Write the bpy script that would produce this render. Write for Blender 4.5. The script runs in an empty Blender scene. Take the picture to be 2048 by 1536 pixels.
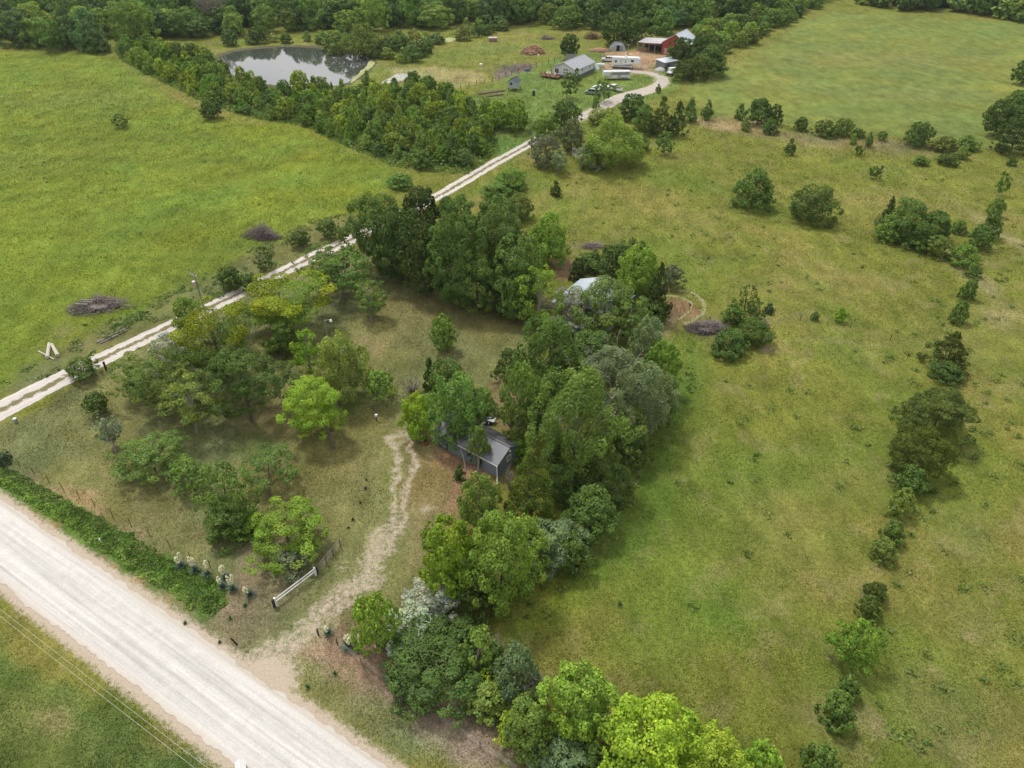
import bpy, bmesh, math, random
import numpy as np
from mathutils import Vector, Matrix
R = math.radians
# ------------------------------------------------------------------ camera, sky, sun, exposure
CAM_H = 60.0
FPX = 1450.0                      # focal length in pixels of a 2048 px wide frame
PITCH = math.atan(1063 / 1450)    # below the horizon
sc = bpy.context.scene
cam_d = bpy.data.cameras.new('camera'); cam = bpy.data.objects.new('camera', cam_d)
sc.collection.objects.link(cam); sc.camera = cam
cam_d.sensor_width = 36; cam_d.lens = 36 * FPX / 2048; cam_d.clip_start = 0.5; cam_d.clip_end = 4000
cam.location = (0, 0, CAM_H); cam.rotation_euler = (math.pi / 2 - PITCH, 0, 0)
SUN_EL, SUN_AZ = 62.0, -38.0      # azimuth from +Y towards +X
w = bpy.data.worlds.new('World'); sc.world = w; w.use_nodes = True
nt = w.node_tree; nt.nodes.clear()
sky = nt.nodes.new('ShaderNodeTexSky'); sky.sky_type = 'NISHITA'; sky.sun_disc = False
sky.sun_elevation = R(SUN_EL); sky.sun_rotation = R(SUN_AZ); sky.dust_density = 2.0; sky.air_density = 1.0
hs = nt.nodes.new('ShaderNodeHueSaturation'); hs.inputs['Saturation'].default_value = 0.30
tc = nt.nodes.new('ShaderNodeTexCoord'); mp = nt.nodes.new('ShaderNodeMapping'); mp.inputs['Scale'].default_value = (1, 1, 3)
cn = nt.nodes.new('ShaderNodeTexNoise'); cn.inputs['Scale'].default_value = 2.2; cn.inputs['Detail'].default_value = 6
cr = nt.nodes.new('ShaderNodeValToRGB'); cr.color_ramp.elements[0].position = .36; cr.color_ramp.elements[1].position = .54
mx = nt.nodes.new('ShaderNodeMix'); mx.data_type = 'RGBA'; mx.inputs[7].default_value = (8.3, 8.2, 8.2, 1)
bg = nt.nodes.new('ShaderNodeBackground'); bg.inputs['Strength'].default_value = 0.135
ow = nt.nodes.new('ShaderNodeOutputWorld')
L = nt.links.new
L(sky.outputs[0], hs.inputs['Color']); L(tc.outputs['Generated'], mp.inputs['Vector']); L(mp.outputs[0], cn.inputs['Vector'])
L(cn.outputs['Fac'], cr.inputs[0]); L(cr.outputs[0], mx.inputs[0]); L(hs.outputs[0], mx.inputs[6]); L(mx.outputs[2], bg.inputs[0]); L(bg.outputs[0], ow.inputs[0])
sd = bpy.data.lights.new('sun', 'SUN'); sun = bpy.data.objects.new('sun', sd); sc.collection.objects.link(sun)
sd.energy = 2.6; sd.angle = R(8); sd.color = (1.0, 0.955, 0.87)
_d = Vector((math.sin(R(SUN_AZ)) * math.cos(R(SUN_EL)), math.cos(R(SUN_AZ)) * math.cos(R(SUN_EL)), math.sin(R(SUN_EL))))
sun.rotation_euler = _d.to_track_quat('Z', 'Y').to_euler()
vs = sc.view_settings; vs.view_transform = 'Standard'; vs.look = 'None'; vs.gamma = 1; vs.exposure = 0.08; vs.use_curve_mapping = False
sc.cycles.max_bounces = 6; sc.cycles.diffuse_bounces = 3; sc.cycles.transmission_bounces = 3; sc.cycles.transparent_max_bounces = 4
sc.cycles.use_adaptive_sampling = True; sc.cycles.use_denoising = True
random.seed(7); rng = np.random.default_rng(11)
COL = sc.collection

# ------------------------------------------------------------------ survey: photo pixel -> point on the level ground (metres)
ST, CT = math.sin(PITCH), math.cos(PITCH)
def G(x, y, z=0.0):
    a = (x - 1024) / FPX; b = (y - 768) / FPX
    t = (z - CAM_H) / (-ST - b * CT)
    return Vector((a * t, (CT - b * ST) * t, z))
def depth(p): return p[1] * CT - (p[2] - CAM_H) * ST if len(p) > 2 else p[1] * CT + CAM_H * ST
def GA(pts): return np.array([G(*p)[:2] for p in pts])

# ------------------------------------------------------------------ object helpers
def tag(o, label=None, cat=None, group=None, kind=None):
    if label: o['label'] = label
    if cat: o['category'] = cat
    if group: o['group'] = group
    if kind: o['kind'] = kind
    return o
def empty(name, loc, rz=0.0):
    o = bpy.data.objects.new(name, None); COL.objects.link(o); o.location = loc; o.rotation_euler = (0, 0, rz)
    o.empty_display_size = .3
    return o
def link(name, me, mat=None, parent=None, loc=None):
    o = bpy.data.objects.new(name, me); COL.objects.link(o)
    if mat is not None and len(me.materials) == 0: me.materials.append(mat)
    if parent: o.parent = parent
    if loc is not None: o.location = loc
    return o
def npmesh(name, V, F, colors=None, smooth=False):
    """V (n,3), F (m,k) uniform polygon size"""
    me = bpy.data.meshes.new(name); V = np.ascontiguousarray(V, dtype=np.float32); F = np.ascontiguousarray(F, dtype=np.int32)
    m, k = F.shape
    me.vertices.add(len(V)); me.vertices.foreach_set('co', V.ravel())
    me.loops.add(m * k); me.loops.foreach_set('vertex_index', F.ravel())
    me.polygons.add(m); me.polygons.foreach_set('loop_start', np.arange(0, m * k, k, dtype=np.int32))
    if colors is not None:
        at = me.color_attributes.new('Col', 'FLOAT_COLOR', 'POINT')
        c = np.ones((len(V), 4), dtype=np.float32); c[:, :3] = colors; at.data.foreach_set('color', c.ravel())
    me.polygons.foreach_set('use_smooth', np.full(m, smooth))
    me.update(calc_edges=True)
    return me
class MB:
    """collects simple solids in local coordinates, then builds them as one mesh"""
    def __init__(s): s.bm = bmesh.new()
    def box(s, x0, x1, y0, y1, z0, z1, rz=0, piv=(0, 0), m=None):
        vs_ = [Vector((x, y, z)) for z in (z0, z1) for (x, y) in ((x0, y0), (x1, y0), (x1, y1), (x0, y1))]
        if rz:
            r = Matrix.Rotation(rz, 3, 'Z'); pv = Vector((piv[0], piv[1], 0)); vs_ = [r @ (v - pv) + pv for v in vs_]
        if m: vs_ = [m @ v for v in vs_]
        b = [s.bm.verts.new(v) for v in vs_]
        for f in ((3, 2, 1, 0), (4, 5, 6, 7), (0, 1, 5, 4), (1, 2, 6, 5), (2, 3, 7, 6), (3, 0, 4, 7)): s.bm.faces.new([b[i] for i in f])
        return s
    def tube(s, p, q, r0, r1=None, n=6, cap=True):
        r1 = r0 if r1 is None else r1; p = Vector(p); q = Vector(q); d = (q - p)
        if d.length < 1e-6: return s
        d.normalize(); a = d.orthogonal().normalized(); b = d.cross(a)
        A = [s.bm.verts.new(p + (a * math.cos(2 * math.pi * i / n) + b * math.sin(2 * math.pi * i / n)) * r0) for i in range(n)]
        B = [s.bm.verts.new(q + (a * math.cos(2 * math.pi * i / n) + b * math.sin(2 * math.pi * i / n)) * r1) for i in range(n)]
        for i in range(n): s.bm.faces.new((A[i], A[(i + 1) % n], B[(i + 1) % n], B[i]))
        if cap: s.bm.faces.new(A[::-1]); s.bm.faces.new(B)
        return s
    def path(s, pts, r, n=6, r1=None):
        r1 = r if r1 is None else r1; k = len(pts) - 1
        for i in range(k): s.tube(pts[i], pts[i + 1], r + (r1 - r) * i / k, r + (r1 - r) * (i + 1) / k, n)
        return s
    def prism(s, prof, y0, y1, axis='y'):
        """profile in (x,z) extruded along y (or profile in (y,z) along x)"""
        mk = (lambda a, c, t: Vector((a, t, c))) if axis == 'y' else (lambda a, c, t: Vector((t, a, c)))
        A = [s.bm.verts.new(mk(a, c, y0)) for a, c in prof]; B = [s.bm.verts.new(mk(a, c, y1)) for a, c in prof]
        n = len(prof)
        for i in range(n): s.bm.faces.new((A[i], A[(i + 1) % n], B[(i + 1) % n], B[i]))
        s.bm.faces.new(A[::-1]); s.bm.faces.new(B)
        return s
    def face(s, pts): s.bm.faces.new([s.bm.verts.new(Vector(p)) for p in pts]); return s
    def blob(s, c, r, sub=1, sz=(1, 1, 1), jit=0.0):
        t = bmesh.ops.create_icosphere(s.bm, subdivisions=sub, radius=1)
        for v in t['verts']:
            k = 1 + random.uniform(-jit, jit)
            v.co = Vector((v.co.x * r * sz[0] * k + c[0], v.co.y * r * sz[1] * k + c[1], v.co.z * r * sz[2] * k + c[2]))
        return s
    def build(s, name, mat, parent=None, bevel=0, smooth=False):
        bmesh.ops.recalc_face_normals(s.bm, faces=s.bm.faces)
        if bevel:
            bmesh.ops.bevel(s.bm, geom=list(s.bm.edges), offset=bevel, segments=2, affect='EDGES', clamp_overlap=True)
        me = bpy.data.meshes.new(name); s.bm.to_mesh(me); s.bm.free()
        if smooth: me.polygons.foreach_set('use_smooth', [True] * len(me.polygons))
        return link(name, me, mat, parent)

# ------------------------------------------------------------------ materials
def newmat(name):
    m = bpy.data.materials.new(name); m.use_nodes = True; n = m.node_tree; n.nodes.clear()
    o = n.nodes.new('ShaderNodeOutputMaterial'); return m, n, o
def N(n, t, **kw):
    x = n.nodes.new(t)
    for k, v in kw.items():
        if k in x.inputs: x.inputs[k].default_value = v
        else: setattr(x, k, v)
    return x
def ramp(n, src, stops):
    r = n.nodes.new('ShaderNodeValToRGB'); e = r.color_ramp.elements
    while len(e) < len(stops): e.new(.5)
    for i, (p, c) in enumerate(stops):
        e[i].position = p; e[i].color = (*c, 1) if len(c) == 3 else c
    n.links.new(src, r.inputs[0]); return r
def mixc(n, fac, a, b, mode='MIX'):
    m = n.nodes.new('ShaderNodeMix'); m.data_type = 'RGBA'; m.blend_type = mode; m.clamp_factor = True
    for i, v in ((0, fac), (6, a), (7, b)):
        if hasattr(v, 'is_linked'): n.links.new(v, m.inputs[i])
        else: m.inputs[i].default_value = v if i == 0 else (*v, 1)
    return m.outputs[2]
def math_(n, op, a, b=None, clamp=False):
    m = n.nodes.new('ShaderNodeMath'); m.operation = op; m.use_clamp = clamp
    for i, v in ((0, a), (1, b)):
        if v is None: continue
        if hasattr(v, 'is_linked'): n.links.new(v, m.inputs[i])
        else: m.inputs[i].default_value = v
    return m.outputs[0]
def noise(n, vec, scale, detail=4, rough=.6, dist=0):
    t = N(n, 'ShaderNodeTexNoise', Scale=scale, Detail=detail, Roughness=rough, Distortion=dist)
    if vec is not None: n.links.new(vec, t.inputs['Vector'])
    return t.outputs['Fac']
def simple(name, col, rough=.7, metal=0, var=.25, scale=3.0, bump=.0, stretch=(1, 1, 1), spec=.3, col2=None):
    m, n, o = newmat(name); tc = N(n, 'ShaderNodeTexCoord'); mp = N(n, 'ShaderNodeMapping'); mp.inputs['Scale'].default_value = stretch
    n.links.new(tc.outputs['Object'], mp.inputs[0]); f = noise(n, mp.outputs[0], scale, 5, .65)
    c2 = col2 or tuple(c * (1 - var) for c in col); c1 = tuple(min(1, c * (1 + var * .6)) for c in col)
    r = ramp(n, f, [(.3, c2), (.7, c1)])
    b = N(n, 'ShaderNodeBsdfPrincipled', Roughness=rough, Metallic=metal); b.inputs['Specular IOR Level'].default_value = spec
    n.links.new(r.outputs[0], b.inputs['Base Color'])
    if bump:
        bp = N(n, 'ShaderNodeBump', Strength=bump, Distance=.05); n.links.new(f, bp.inputs['Height']); n.links.new(bp.outputs[0], b.inputs['Normal'])
    n.links.new(b.outputs[0], o.inputs[0]); return m
def ribbed(name, col, axis=0, pitch=.25, rough=.4, metal=.3, var=.12, depth=.6):
    """profiled sheet metal or board siding: a real bump of ribs along one axis"""
    m, n, o = newmat(name); tc = N(n, 'ShaderNodeTexCoord'); sx = N(n, 'ShaderNodeSeparateXYZ'); n.links.new(tc.outputs['Object'], sx.inputs[0])
    v = math_(n, 'MULTIPLY', sx.outputs[axis], 1 / pitch); v = math_(n, 'FRACT', v); v = math_(n, 'SUBTRACT', v, .5); v = math_(n, 'ABSOLUTE', v)
    h = math_(n, 'LESS_THAN', v, .14)
    f = noise(n, tc.outputs['Object'], 1.5, 5, .6); r = ramp(n, f, [(.3, tuple(c * (1 - var) for c in col)), (.7, tuple(min(1, c * (1 + var)) for c in col))])
    b = N(n, 'ShaderNodeBsdfPrincipled', Roughness=rough, Metallic=metal); n.links.new(r.outputs[0], b.inputs['Base Color'])
    bp = N(n, 'ShaderNodeBump', Strength=depth, Distance=.06); n.links.new(h, bp.inputs['Height']); n.links.new(bp.outputs[0], b.inputs['Normal'])
    n.links.new(b.outputs[0], o.inputs[0]); return m
def leafmat():
    m, n, o = newmat('foliage'); oi = N(n, 'ShaderNodeObjectInfo'); at = N(n, 'ShaderNodeAttribute', attribute_name='Col')
    c = mixc(n, 1.0, oi.outputs['Color'], at.outputs['Color'], 'MULTIPLY')
    d = N(n, 'ShaderNodeBsdfDiffuse'); t = N(n, 'ShaderNodeBsdfTranslucent'); g = N(n, 'ShaderNodeBsdfGlossy', Roughness=.5)
    g.inputs['Color'].default_value = (.6, .65, .6, 1)
    n.links.new(c, d.inputs['Color']); c2 = mixc(n, 1.0, c, (1.1, 1.15, .6), 'MULTIPLY'); n.links.new(c2, t.inputs['Color'])
    m1 = N(n, 'ShaderNodeMixShader'); m1.inputs[0].default_value = .28; n.links.new(d.outputs[0], m1.inputs[1]); n.links.new(t.outputs[0], m1.inputs[2])
    m2 = N(n, 'ShaderNodeMixShader'); m2.inputs[0].default_value = .02; n.links.new(m1.outputs[0], m2.inputs[1]); n.links.new(g.outputs[0], m2.inputs[2])
    n.links.new(m2.outputs[0], o.inputs[0]); return m
LEAF = leafmat()
BARK = simple('bark', (.13, .105, .085), .95, var=.4, scale=6, bump=.5, stretch=(1, 1, .3))
PALEBARK = simple('pale_bark', (.26, .24, .21), .95, var=.35, scale=6, bump=.5, stretch=(1, 1, .3))
DEADWOOD = simple('dead_wood', (.25, .21, .19), .95, var=.4, scale=4, bump=.3)
OLDWOOD = simple('weathered_wood', (.30, .27, .24), .9, var=.35, scale=8, bump=.3, stretch=(1, 1, .2))
DARKWOOD = simple('dark_creosote_wood', (.045, .035, .03), .9, var=.4, scale=8)
WHITEPAINT = simple('white_paint', (.72, .72, .70), .6, var=.12, scale=3)
RUST = simple('rusty_steel', (.16, .06, .035), .85, var=.4, scale=8)
STEEL = simple('galvanised_steel', (.45, .46, .47), .45, .7, var=.15)
DARKSTEEL = simple('dark_steel', (.06, .06, .065), .5, .4)
BLACKRUB = simple('black_rubber', (.02, .02, .02), .85)
GLASS = simple('dark_glass', (.02, .025, .03), .08, 0, .1, spec=.8)
# ------------------------------------------------------------------ smooth random field (numpy) shared by the ground and the grass
def _hash(ix, iy, seed):
    h = (ix.astype(np.int64) * 374761393 + iy.astype(np.int64) * 668265263 + seed * 974634777) & 0x7fffffff
    h = ((h ^ (h >> 13)) * 1274126177) & 0x7fffffff
    return ((h ^ (h >> 16)) & 0xffff) / 32767.5 - 1
def sfield(x, y, wl, seed=0, n=3):
    """fractal value noise, about -1..1, largest features wl metres across"""
    o = np.zeros(np.shape(x)); amp = 1.0; tot = 0
    for k in range(n):
        a = .5 + k * 1.1 + seed; u = (x * math.cos(a) + y * math.sin(a)) / wl * 1.6 + seed * 13.7; v = (-x * math.sin(a) + y * math.cos(a)) / wl * 1.6 - seed * 7.1
        iu, iv = np.floor(u), np.floor(v); fu, fv = u - iu, v - iv; fu = fu * fu * (3 - 2 * fu); fv = fv * fv * (3 - 2 * fv)
        a00, a10, a01, a11 = (_hash(iu + p, iv + q, seed + k) for q in (0, 1) for p in (0, 1))
        o += amp * ((a00 * (1 - fu) + a10 * fu) * (1 - fv) + (a01 * (1 - fu) + a11 * fu) * fv); tot += amp; amp *= .55; wl *= .48
    return o / tot * 1.7
def sdpoly(x, y, P):
    """signed distance, positive inside"""
    d = np.full(x.shape, 1e18); ins = np.zeros(x.shape, bool); n = len(P)
    for i in range(n):
        ax, ay = P[i]; bx, by = P[(i + 1) % n]; ex, ey = bx - ax, by - ay
        wx, wy = x - ax, y - ay; t = np.clip((wx * ex + wy * ey) / (ex * ex + ey * ey + 1e-9), 0, 1)
        d = np.minimum(d, (wx - ex * t) ** 2 + (wy - ey * t) ** 2)
        c = ((ay > y) != (by > y)); xx = ex * (y - ay) / (by - ay + 1e-12) + ax; ins ^= c & (x < xx)
    d = np.sqrt(d); return np.where(ins, d, -d)
def sdline(x, y, P):
    d = np.full(x.shape, 1e18)
    for i in range(len(P) - 1):
        ax, ay = P[i]; bx, by = P[i + 1]; ex, ey = bx - ax, by - ay
        wx, wy = x - ax, y - ay; t = np.clip((wx * ex + wy * ey) / (ex * ex + ey * ey + 1e-9), 0, 1)
        d = np.minimum(d, (wx - ex * t) ** 2 + (wy - ey * t) ** 2)
    return np.sqrt(d)
def sstep(a, b, v): t = np.clip((v - a) / (b - a), 0, 1); return t * t * (3 - 2 * t)
# ================================================================== THE GROUND
C_HAY = (.118, .158, .020); C_PAST = (.130, .147, .026); C_FAR = (.125, .155, .035); C_LAWN = (.138, .145, .056)
C_TAN = (.25, .20, .115); C_LUSH = (.078, .140, .018); C_BROWN = (.225, .165, .115); C_FARM = (.105, .155, .035); C_LOWER = (.088, .128, .034)
C_SHADE = (.075, .085, .03)
DRIVE_PX = [(-420, 1040), (-200, 922), (0, 821), (100, 770), (200, 720), (350, 648), (470, 591), (600, 526), (700, 480), (800, 430), (890, 385), (975, 334), (1055, 290), (1110, 259), (1165, 233), (1215, 212), (1235, 199)]
DRIVE = GA(DRIVE_PX)
ROAD_A, ROAD_B = np.array(G(0, 1077)[:2]), np.array(G(480, 1428)[:2])
_rd = (ROAD_B - ROAD_A); _rd /= np.linalg.norm(_rd)
ROAD = np.array([ROAD_A - _rd * 420, ROAD_A, ROAD_B, ROAD_B + _rd * 200])
LANE = GA([(1150, 240), (1190, 221), (1225, 202), (1250, 193), (1285, 184), (1312, 175), (1326, 165), (1323, 155), (1302, 147), (1270, 143), (1240, 142)])
TRACK = GA([(505, 1345), (560, 1290), (640, 1215), (715, 1140), (760, 1060), (786, 980), (798, 920), (800, 868)])
POND_PX = [(428, 122), (452, 107), (500, 99), (560, 94), (620, 95), (680, 104), (725, 112), (748, 118), (746, 130), (728, 146), (705, 160), (690, 170), (655, 175), (600, 174), (545, 171), (490, 160), (448, 144), (430, 132)]
REG = [
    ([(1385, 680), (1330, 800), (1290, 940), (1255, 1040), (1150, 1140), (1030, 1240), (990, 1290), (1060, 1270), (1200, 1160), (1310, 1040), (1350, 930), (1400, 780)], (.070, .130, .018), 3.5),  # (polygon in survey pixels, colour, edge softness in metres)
    ([(-900, 107), (0, 104), (215, 110), (330, 190), (420, 242), (560, 252), (700, 300), (778, 332), (790, 372), (690, 440), (560, 520), (350, 620), (200, 690), (0, 785), (-500, 1000), (-1500, 700)], C_HAY, 3),
    ([(0, 770), (130, 695), (330, 590), (520, 495), (620, 445), (705, 430), (705, 465), (470, 580), (200, 710), (0, 810)], (.115, .125, .045), 2),
    ([(1350, 192), (1480, 120), (1655, 20), (2048, 48), (2500, 80), (2600, 260), (1990, 300), (1700, 262), (1560, 245), (1440, 238)], C_FAR, 3),
    ([(0, 850), (360, 655), (560, 560), (700, 495), (780, 470), (1060, 640), (1060, 700), (1010, 800), (940, 1000), (880, 1060), (850, 1200), (790, 1280), (1000, 1420), (1080, 1540), (780, 1540), (480, 1340), (240, 1160), (0, 992), (-400, 760), (-400, 1000)], C_LAWN, 1.5),
    ([(930, 200), (990, 170), (1100, 120), (1250, 90), (1400, 120), (1345, 185), (1240, 215), (1165, 232), (1080, 280), (1000, 330), (960, 250)], C_FARM, 2),
    ([(780, 135), (850, 133), (945, 140), (985, 162), (905, 178), (840, 172), (800, 160)], (.21, .20, .085), 2),
    ([(980, 140), (1030, 125), (1065, 128), (1075, 140), (1000, 160)], (.12, .10, .075), 1),
    ([(1035, 128), (1062, 124), (1068, 136), (1030, 144)], (.10, .08, .065), 1),
    ([(0, 1238), (410, 1545), (300, 1700), (-700, 1700), (-900, 900)], C_LOWER, 1.2),
    ([(1215, 105), (1300, 98), (1335, 112), (1310, 135), (1285, 142), (1215, 132), (1200, 118)], (.27, .185, .115), 2),
    ([(1200, 128), (1300, 130), (1310, 146), (1260, 150), (1205, 143)], (.25, .20, .14), 2),
    ([(575, 1292), (640, 1265), (790, 1300), (930, 1410), (1090, 1545), (960, 1545), (790, 1440), (640, 1350)], C_BROWN, 1.5),
    ([(480, 1075), (560, 1060), (600, 1130), (560, 1200), (500, 1290), (420, 1240), (440, 1200)], (.185, .145, .08), 2.5),
    ([(0, 965), (240, 1130), (440, 1300), (470, 1330), (420, 1330), (230, 1180), (0, 1015)], (.22, .17, .085), .8),
    ([(20, 925), (200, 1020), (420, 1165), (500, 1215), (440, 1210), (230, 1060), (10, 940)], (.215, .16, .10), .7),
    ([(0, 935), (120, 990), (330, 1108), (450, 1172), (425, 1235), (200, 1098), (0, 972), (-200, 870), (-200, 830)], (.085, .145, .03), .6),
    ([(1315, 625), (1345, 590), (1400, 600), (1412, 625), (1360, 650), (1330, 690), (1300, 680)], (.175, .125, .07), 1.2),
    ([(1090, 520), (1135, 515), (1160, 535), (1130, 560), (1095, 555)], (.22, .14, .08), 1.5),
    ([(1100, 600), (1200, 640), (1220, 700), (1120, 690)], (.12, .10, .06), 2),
    ([(990, 770), (1040, 780), (1080, 860), (1000, 900), (985, 840)], (.22, .15, .09), 1.5),
    ([(800, 870), (900, 900), (1000, 960), (930, 1010), (870, 1080), (810, 1180), (800, 1000)], (.185, .15, .065), 3),
    ([(925, 965), (985, 975), (940, 1010), (905, 1035)], (.26, .15, .10), 1.2),
    ([(880, 895), (980, 955), (960, 975), (870, 925)], (.27, .17, .11), 1.2),
    ([(1380, 235), (1500, 240), (1560, 255), (1545, 272), (1440, 262), (1390, 252)], (.22, .18, .09), 3),
    ([(1480, 262), (1700, 270), (1880, 300), (1800, 310), (1600, 290)], (.165, .15, .065), 5),
]
BLOB = [  # (px, py, radius across px, radius in depth px, colour, strength)
    (1430, 1210, 85, 65, C_LUSH, .6), (1500, 950, 90, 60, C_LUSH, .5), (1300, 690, 60, 40, (.10, .18, .02), .6), (1430, 860, 60, 60, C_LUSH, .35), (1330, 1000, 50, 70, C_LUSH, .5),
    (1200, 1050, 70, 60, C_LUSH, .5), (1340, 355, 90, 28, C_LUSH, .6), (1420, 380, 60, 16, C_LUSH, .6), (1480, 530, 60, 15, C_LUSH, .5), (1560, 425, 90, 22, C_LUSH, .45),
    (1650, 560, 160, 30, (.18, .16, .06), .4), (1550, 1050, 120, 90, (.18, .155, .055), .3), (1750, 700, 120, 60, (.15, .16, .04), .4), (1620, 1150, 120, 80, (.16, .135, .05), .3),
    (1380, 440, 120, 25, (.17, .16, .05), .5), (1200, 450, 100, 25, (.15, .16, .04), .4), (1250, 560, 60, 20, (.1, .17, .03), .4), (1750, 400, 150, 25, (.15, .145, .05), .4),
    (1960, 1240, 90, 70, (.16, .16, .06), .5), (1900, 1430, 120, 90, (.17, .165, .075), .6), (1960, 1080, 70, 60, (.16, .17, .07), .5), (1850, 1150, 60, 60, (.16, .13, .04), .4),
    (1930, 700, 80, 80, (.17, .17, .06), .4), (1960, 560, 22, 100, (.25, .22, .12), .8), (2000, 470, 22, 70, (.25, .22, .12), .8), (1990, 640, 40, 30, (.24, .21, .11), .7), (1700, 980, 80, 60, (.17, .14, .05), .4),
    (1650, 1450, 70, 50, (.24, .19, .12), .35), (1740, 1462, 22, 8, C_TAN, .7), (1950, 1270, 22, 12, C_TAN, .7), (1870, 1350, 18, 10, C_TAN, .5), (2030, 1370, 14, 12, C_TAN, .6),
    (1100, 1200, 90, 60, (.17, .19, .02), .5), (1060, 1250, 60, 30, (.19, .21, .02), .5), (1120, 1300, 110, 60, (.14, .15, .03), .4), (1350, 1350, 150, 80, (.13, .14, .03), .3),
    (60, 430, 160, 60, (.14, .17, .018), .4), (600, 260, 150, 22, (.155, .18, .015), .6), (700, 330, 60, 20, (.16, .19, .015), .6), (650, 385, 90, 20, (.15, .185, .015), .5), (150, 200, 220, 25, (.11, .135, .035), .5),
    (350, 440, 140, 30, (.09, .135, .018), .4), (120, 560, 150, 26, (.15, .185, .018), .5), (330, 520, 140, 10, (.085, .13, .018), .6), (120, 280, 200, 10, (.09, .13, .02), .5), (0, 330, 150, 35, (.11, .135, .03), .4),
    (500, 170, 60, 10, (.1, .13, .03), .5), (250, 620, 80, 20, (.09, .14, .02), .5), (150, 690, 110, 16, (.13, .12, .05), .5), (130, 660, 30, 12, (.3, .25, .16), .35),
    (400, 560, 70, 22, (.1, .12, .035), .5), (520, 500, 70, 16, (.09, .11, .03), .5), (270, 640, 60, 16, (.09, .12, .03), .5),
    (1750, 120, 260, 22, (.165, .155, .05), .5), (1560, 170, 120, 14, (.15, .15, .045), .4), (1850, 190, 180, 16, (.15, .155, .055), .4), (2010, 178, 50, 8, (.24, .24, .04), .7), (1700, 215, 160, 14, (.10, .145, .03), .4), (1600, 140, 200, 5, (.08, .13, .03), .5), (1900, 65, 200, 10, (.10, .145, .03), .4),
    (900, 610, 120, 45, (.15, .125, .05), .5), (760, 690, 50, 25, (.25, .19, .12), .35), (850, 620, 100, 50, (.135, .11, .045), .5), (1000, 610, 90, 22, (.105, .105, .035), .5), (800, 740, 60, 30, (.10, .125, .035), .5), (930, 740, 70, 40, (.11, .12, .04), .4),
    (640, 860, 80, 50, (.12, .12, .03), .4), (700, 800, 60, 30, (.075, .13, .02), .6), (520, 880, 50, 20, (.06, .12, .02), .7), (560, 850, 90, 40, (.13, .105, .055), .5), (700, 940, 90, 60, (.14, .115, .05), .4), (560, 820, 60, 30, (.18, .125, .085), .4),
    (770, 950, 18, 60, (.14, .17, .03), .6), (740, 1130, 60, 30, (.14, .16, .03), .5), (850, 1015, 16, 8, (.5, .44, .36), .8), (705, 690, 30, 12, (.3, .24, .17), .5), (770, 820, 30, 40, (.17, .17, .05), .4),
    (150, 870, 120, 50, (.15, .145, .045), .5), (300, 1020, 90, 30, (.16, .14, .06), .5), (420, 1060, 60, 30, (.17, .145, .06), .5), (380, 1140, 60, 25, (.12, .135, .035), .5), (120, 950, 60, 20, (.16, .155, .05), .5), (580, 1260, 30, 20, (.07, .13, .02), .7), (640, 1170, 50, 20, (.12, .13, .05), .4),
    (130, 1460, 70, 35, (.27, .21, .11), .55), (60, 1330, 80, 30, (.05, .11, .02), .6), (250, 1420, 60, 40, (.05, .11, .02), .6), (50, 1430, 60, 50, (.12, .125, .04), .5), (360, 1540, 40, 20, (.07, .12, .03), .6),
    (820, 1230, 60, 40, (.17, .14, .06), .5), (640, 1380, 60, 14, (.13, .125, .04), .6), (760, 1460, 80, 16, (.13, .125, .045), .6), (1020, 1440, 60, 40, (.06, .13, .02), .8), (960, 1380, 40, 30, (.07, .12, .03), .8),
    (900, 110, 80, 14, (.10, .16, .03), .5), (1000, 95, 90, 14, (.12, .17, .05), .5), (1150, 225, 80, 18, (.12, .165, .04), .5), (1000, 290, 30, 15, (.07, .15, .03), .7), (720, 140, 60, 10, (.09, .15, .03), .6), (1060, 102, 30, 4, (.2, .13, .08), .6), (650, 183, 60, 5, (.13, .14, .05), .5), (850, 175, 60, 5, (.1, .14, .03), .4),
    (770, 132, 30, 5, (.17, .13, .08), .5), (920, 158, 16, 4, (.06, .06, .04), .8), (1430, 665, 60, 30, (.13, .11, .07), .5), (1530, 705, 14, 8, (.24, .19, .14), .8), (1185, 492, 60, 10, (.2, .16, .12), .6), (1720, 690, 120, 8, (.18, .165, .09), .4), (1560, 640, 90, 6, (.15, .15, .075), .4),
]
GB = 1.24
_REGW = [(GA(p), c, s) for p, c, s in REG]
def _blobw(b):
    px, py, rx, ry, c, s = b; o = G(px, py); e1 = G(px + rx, py); e2 = G(px, py - ry); e3 = G(px, py + ry)
    return (o.x, (e2.y + e3.y) / 2, abs(e1.x - o.x), abs(e2.y - e3.y) / 2, c, s)
_BLW = [_blobw(b) for b in BLOB]
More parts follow.
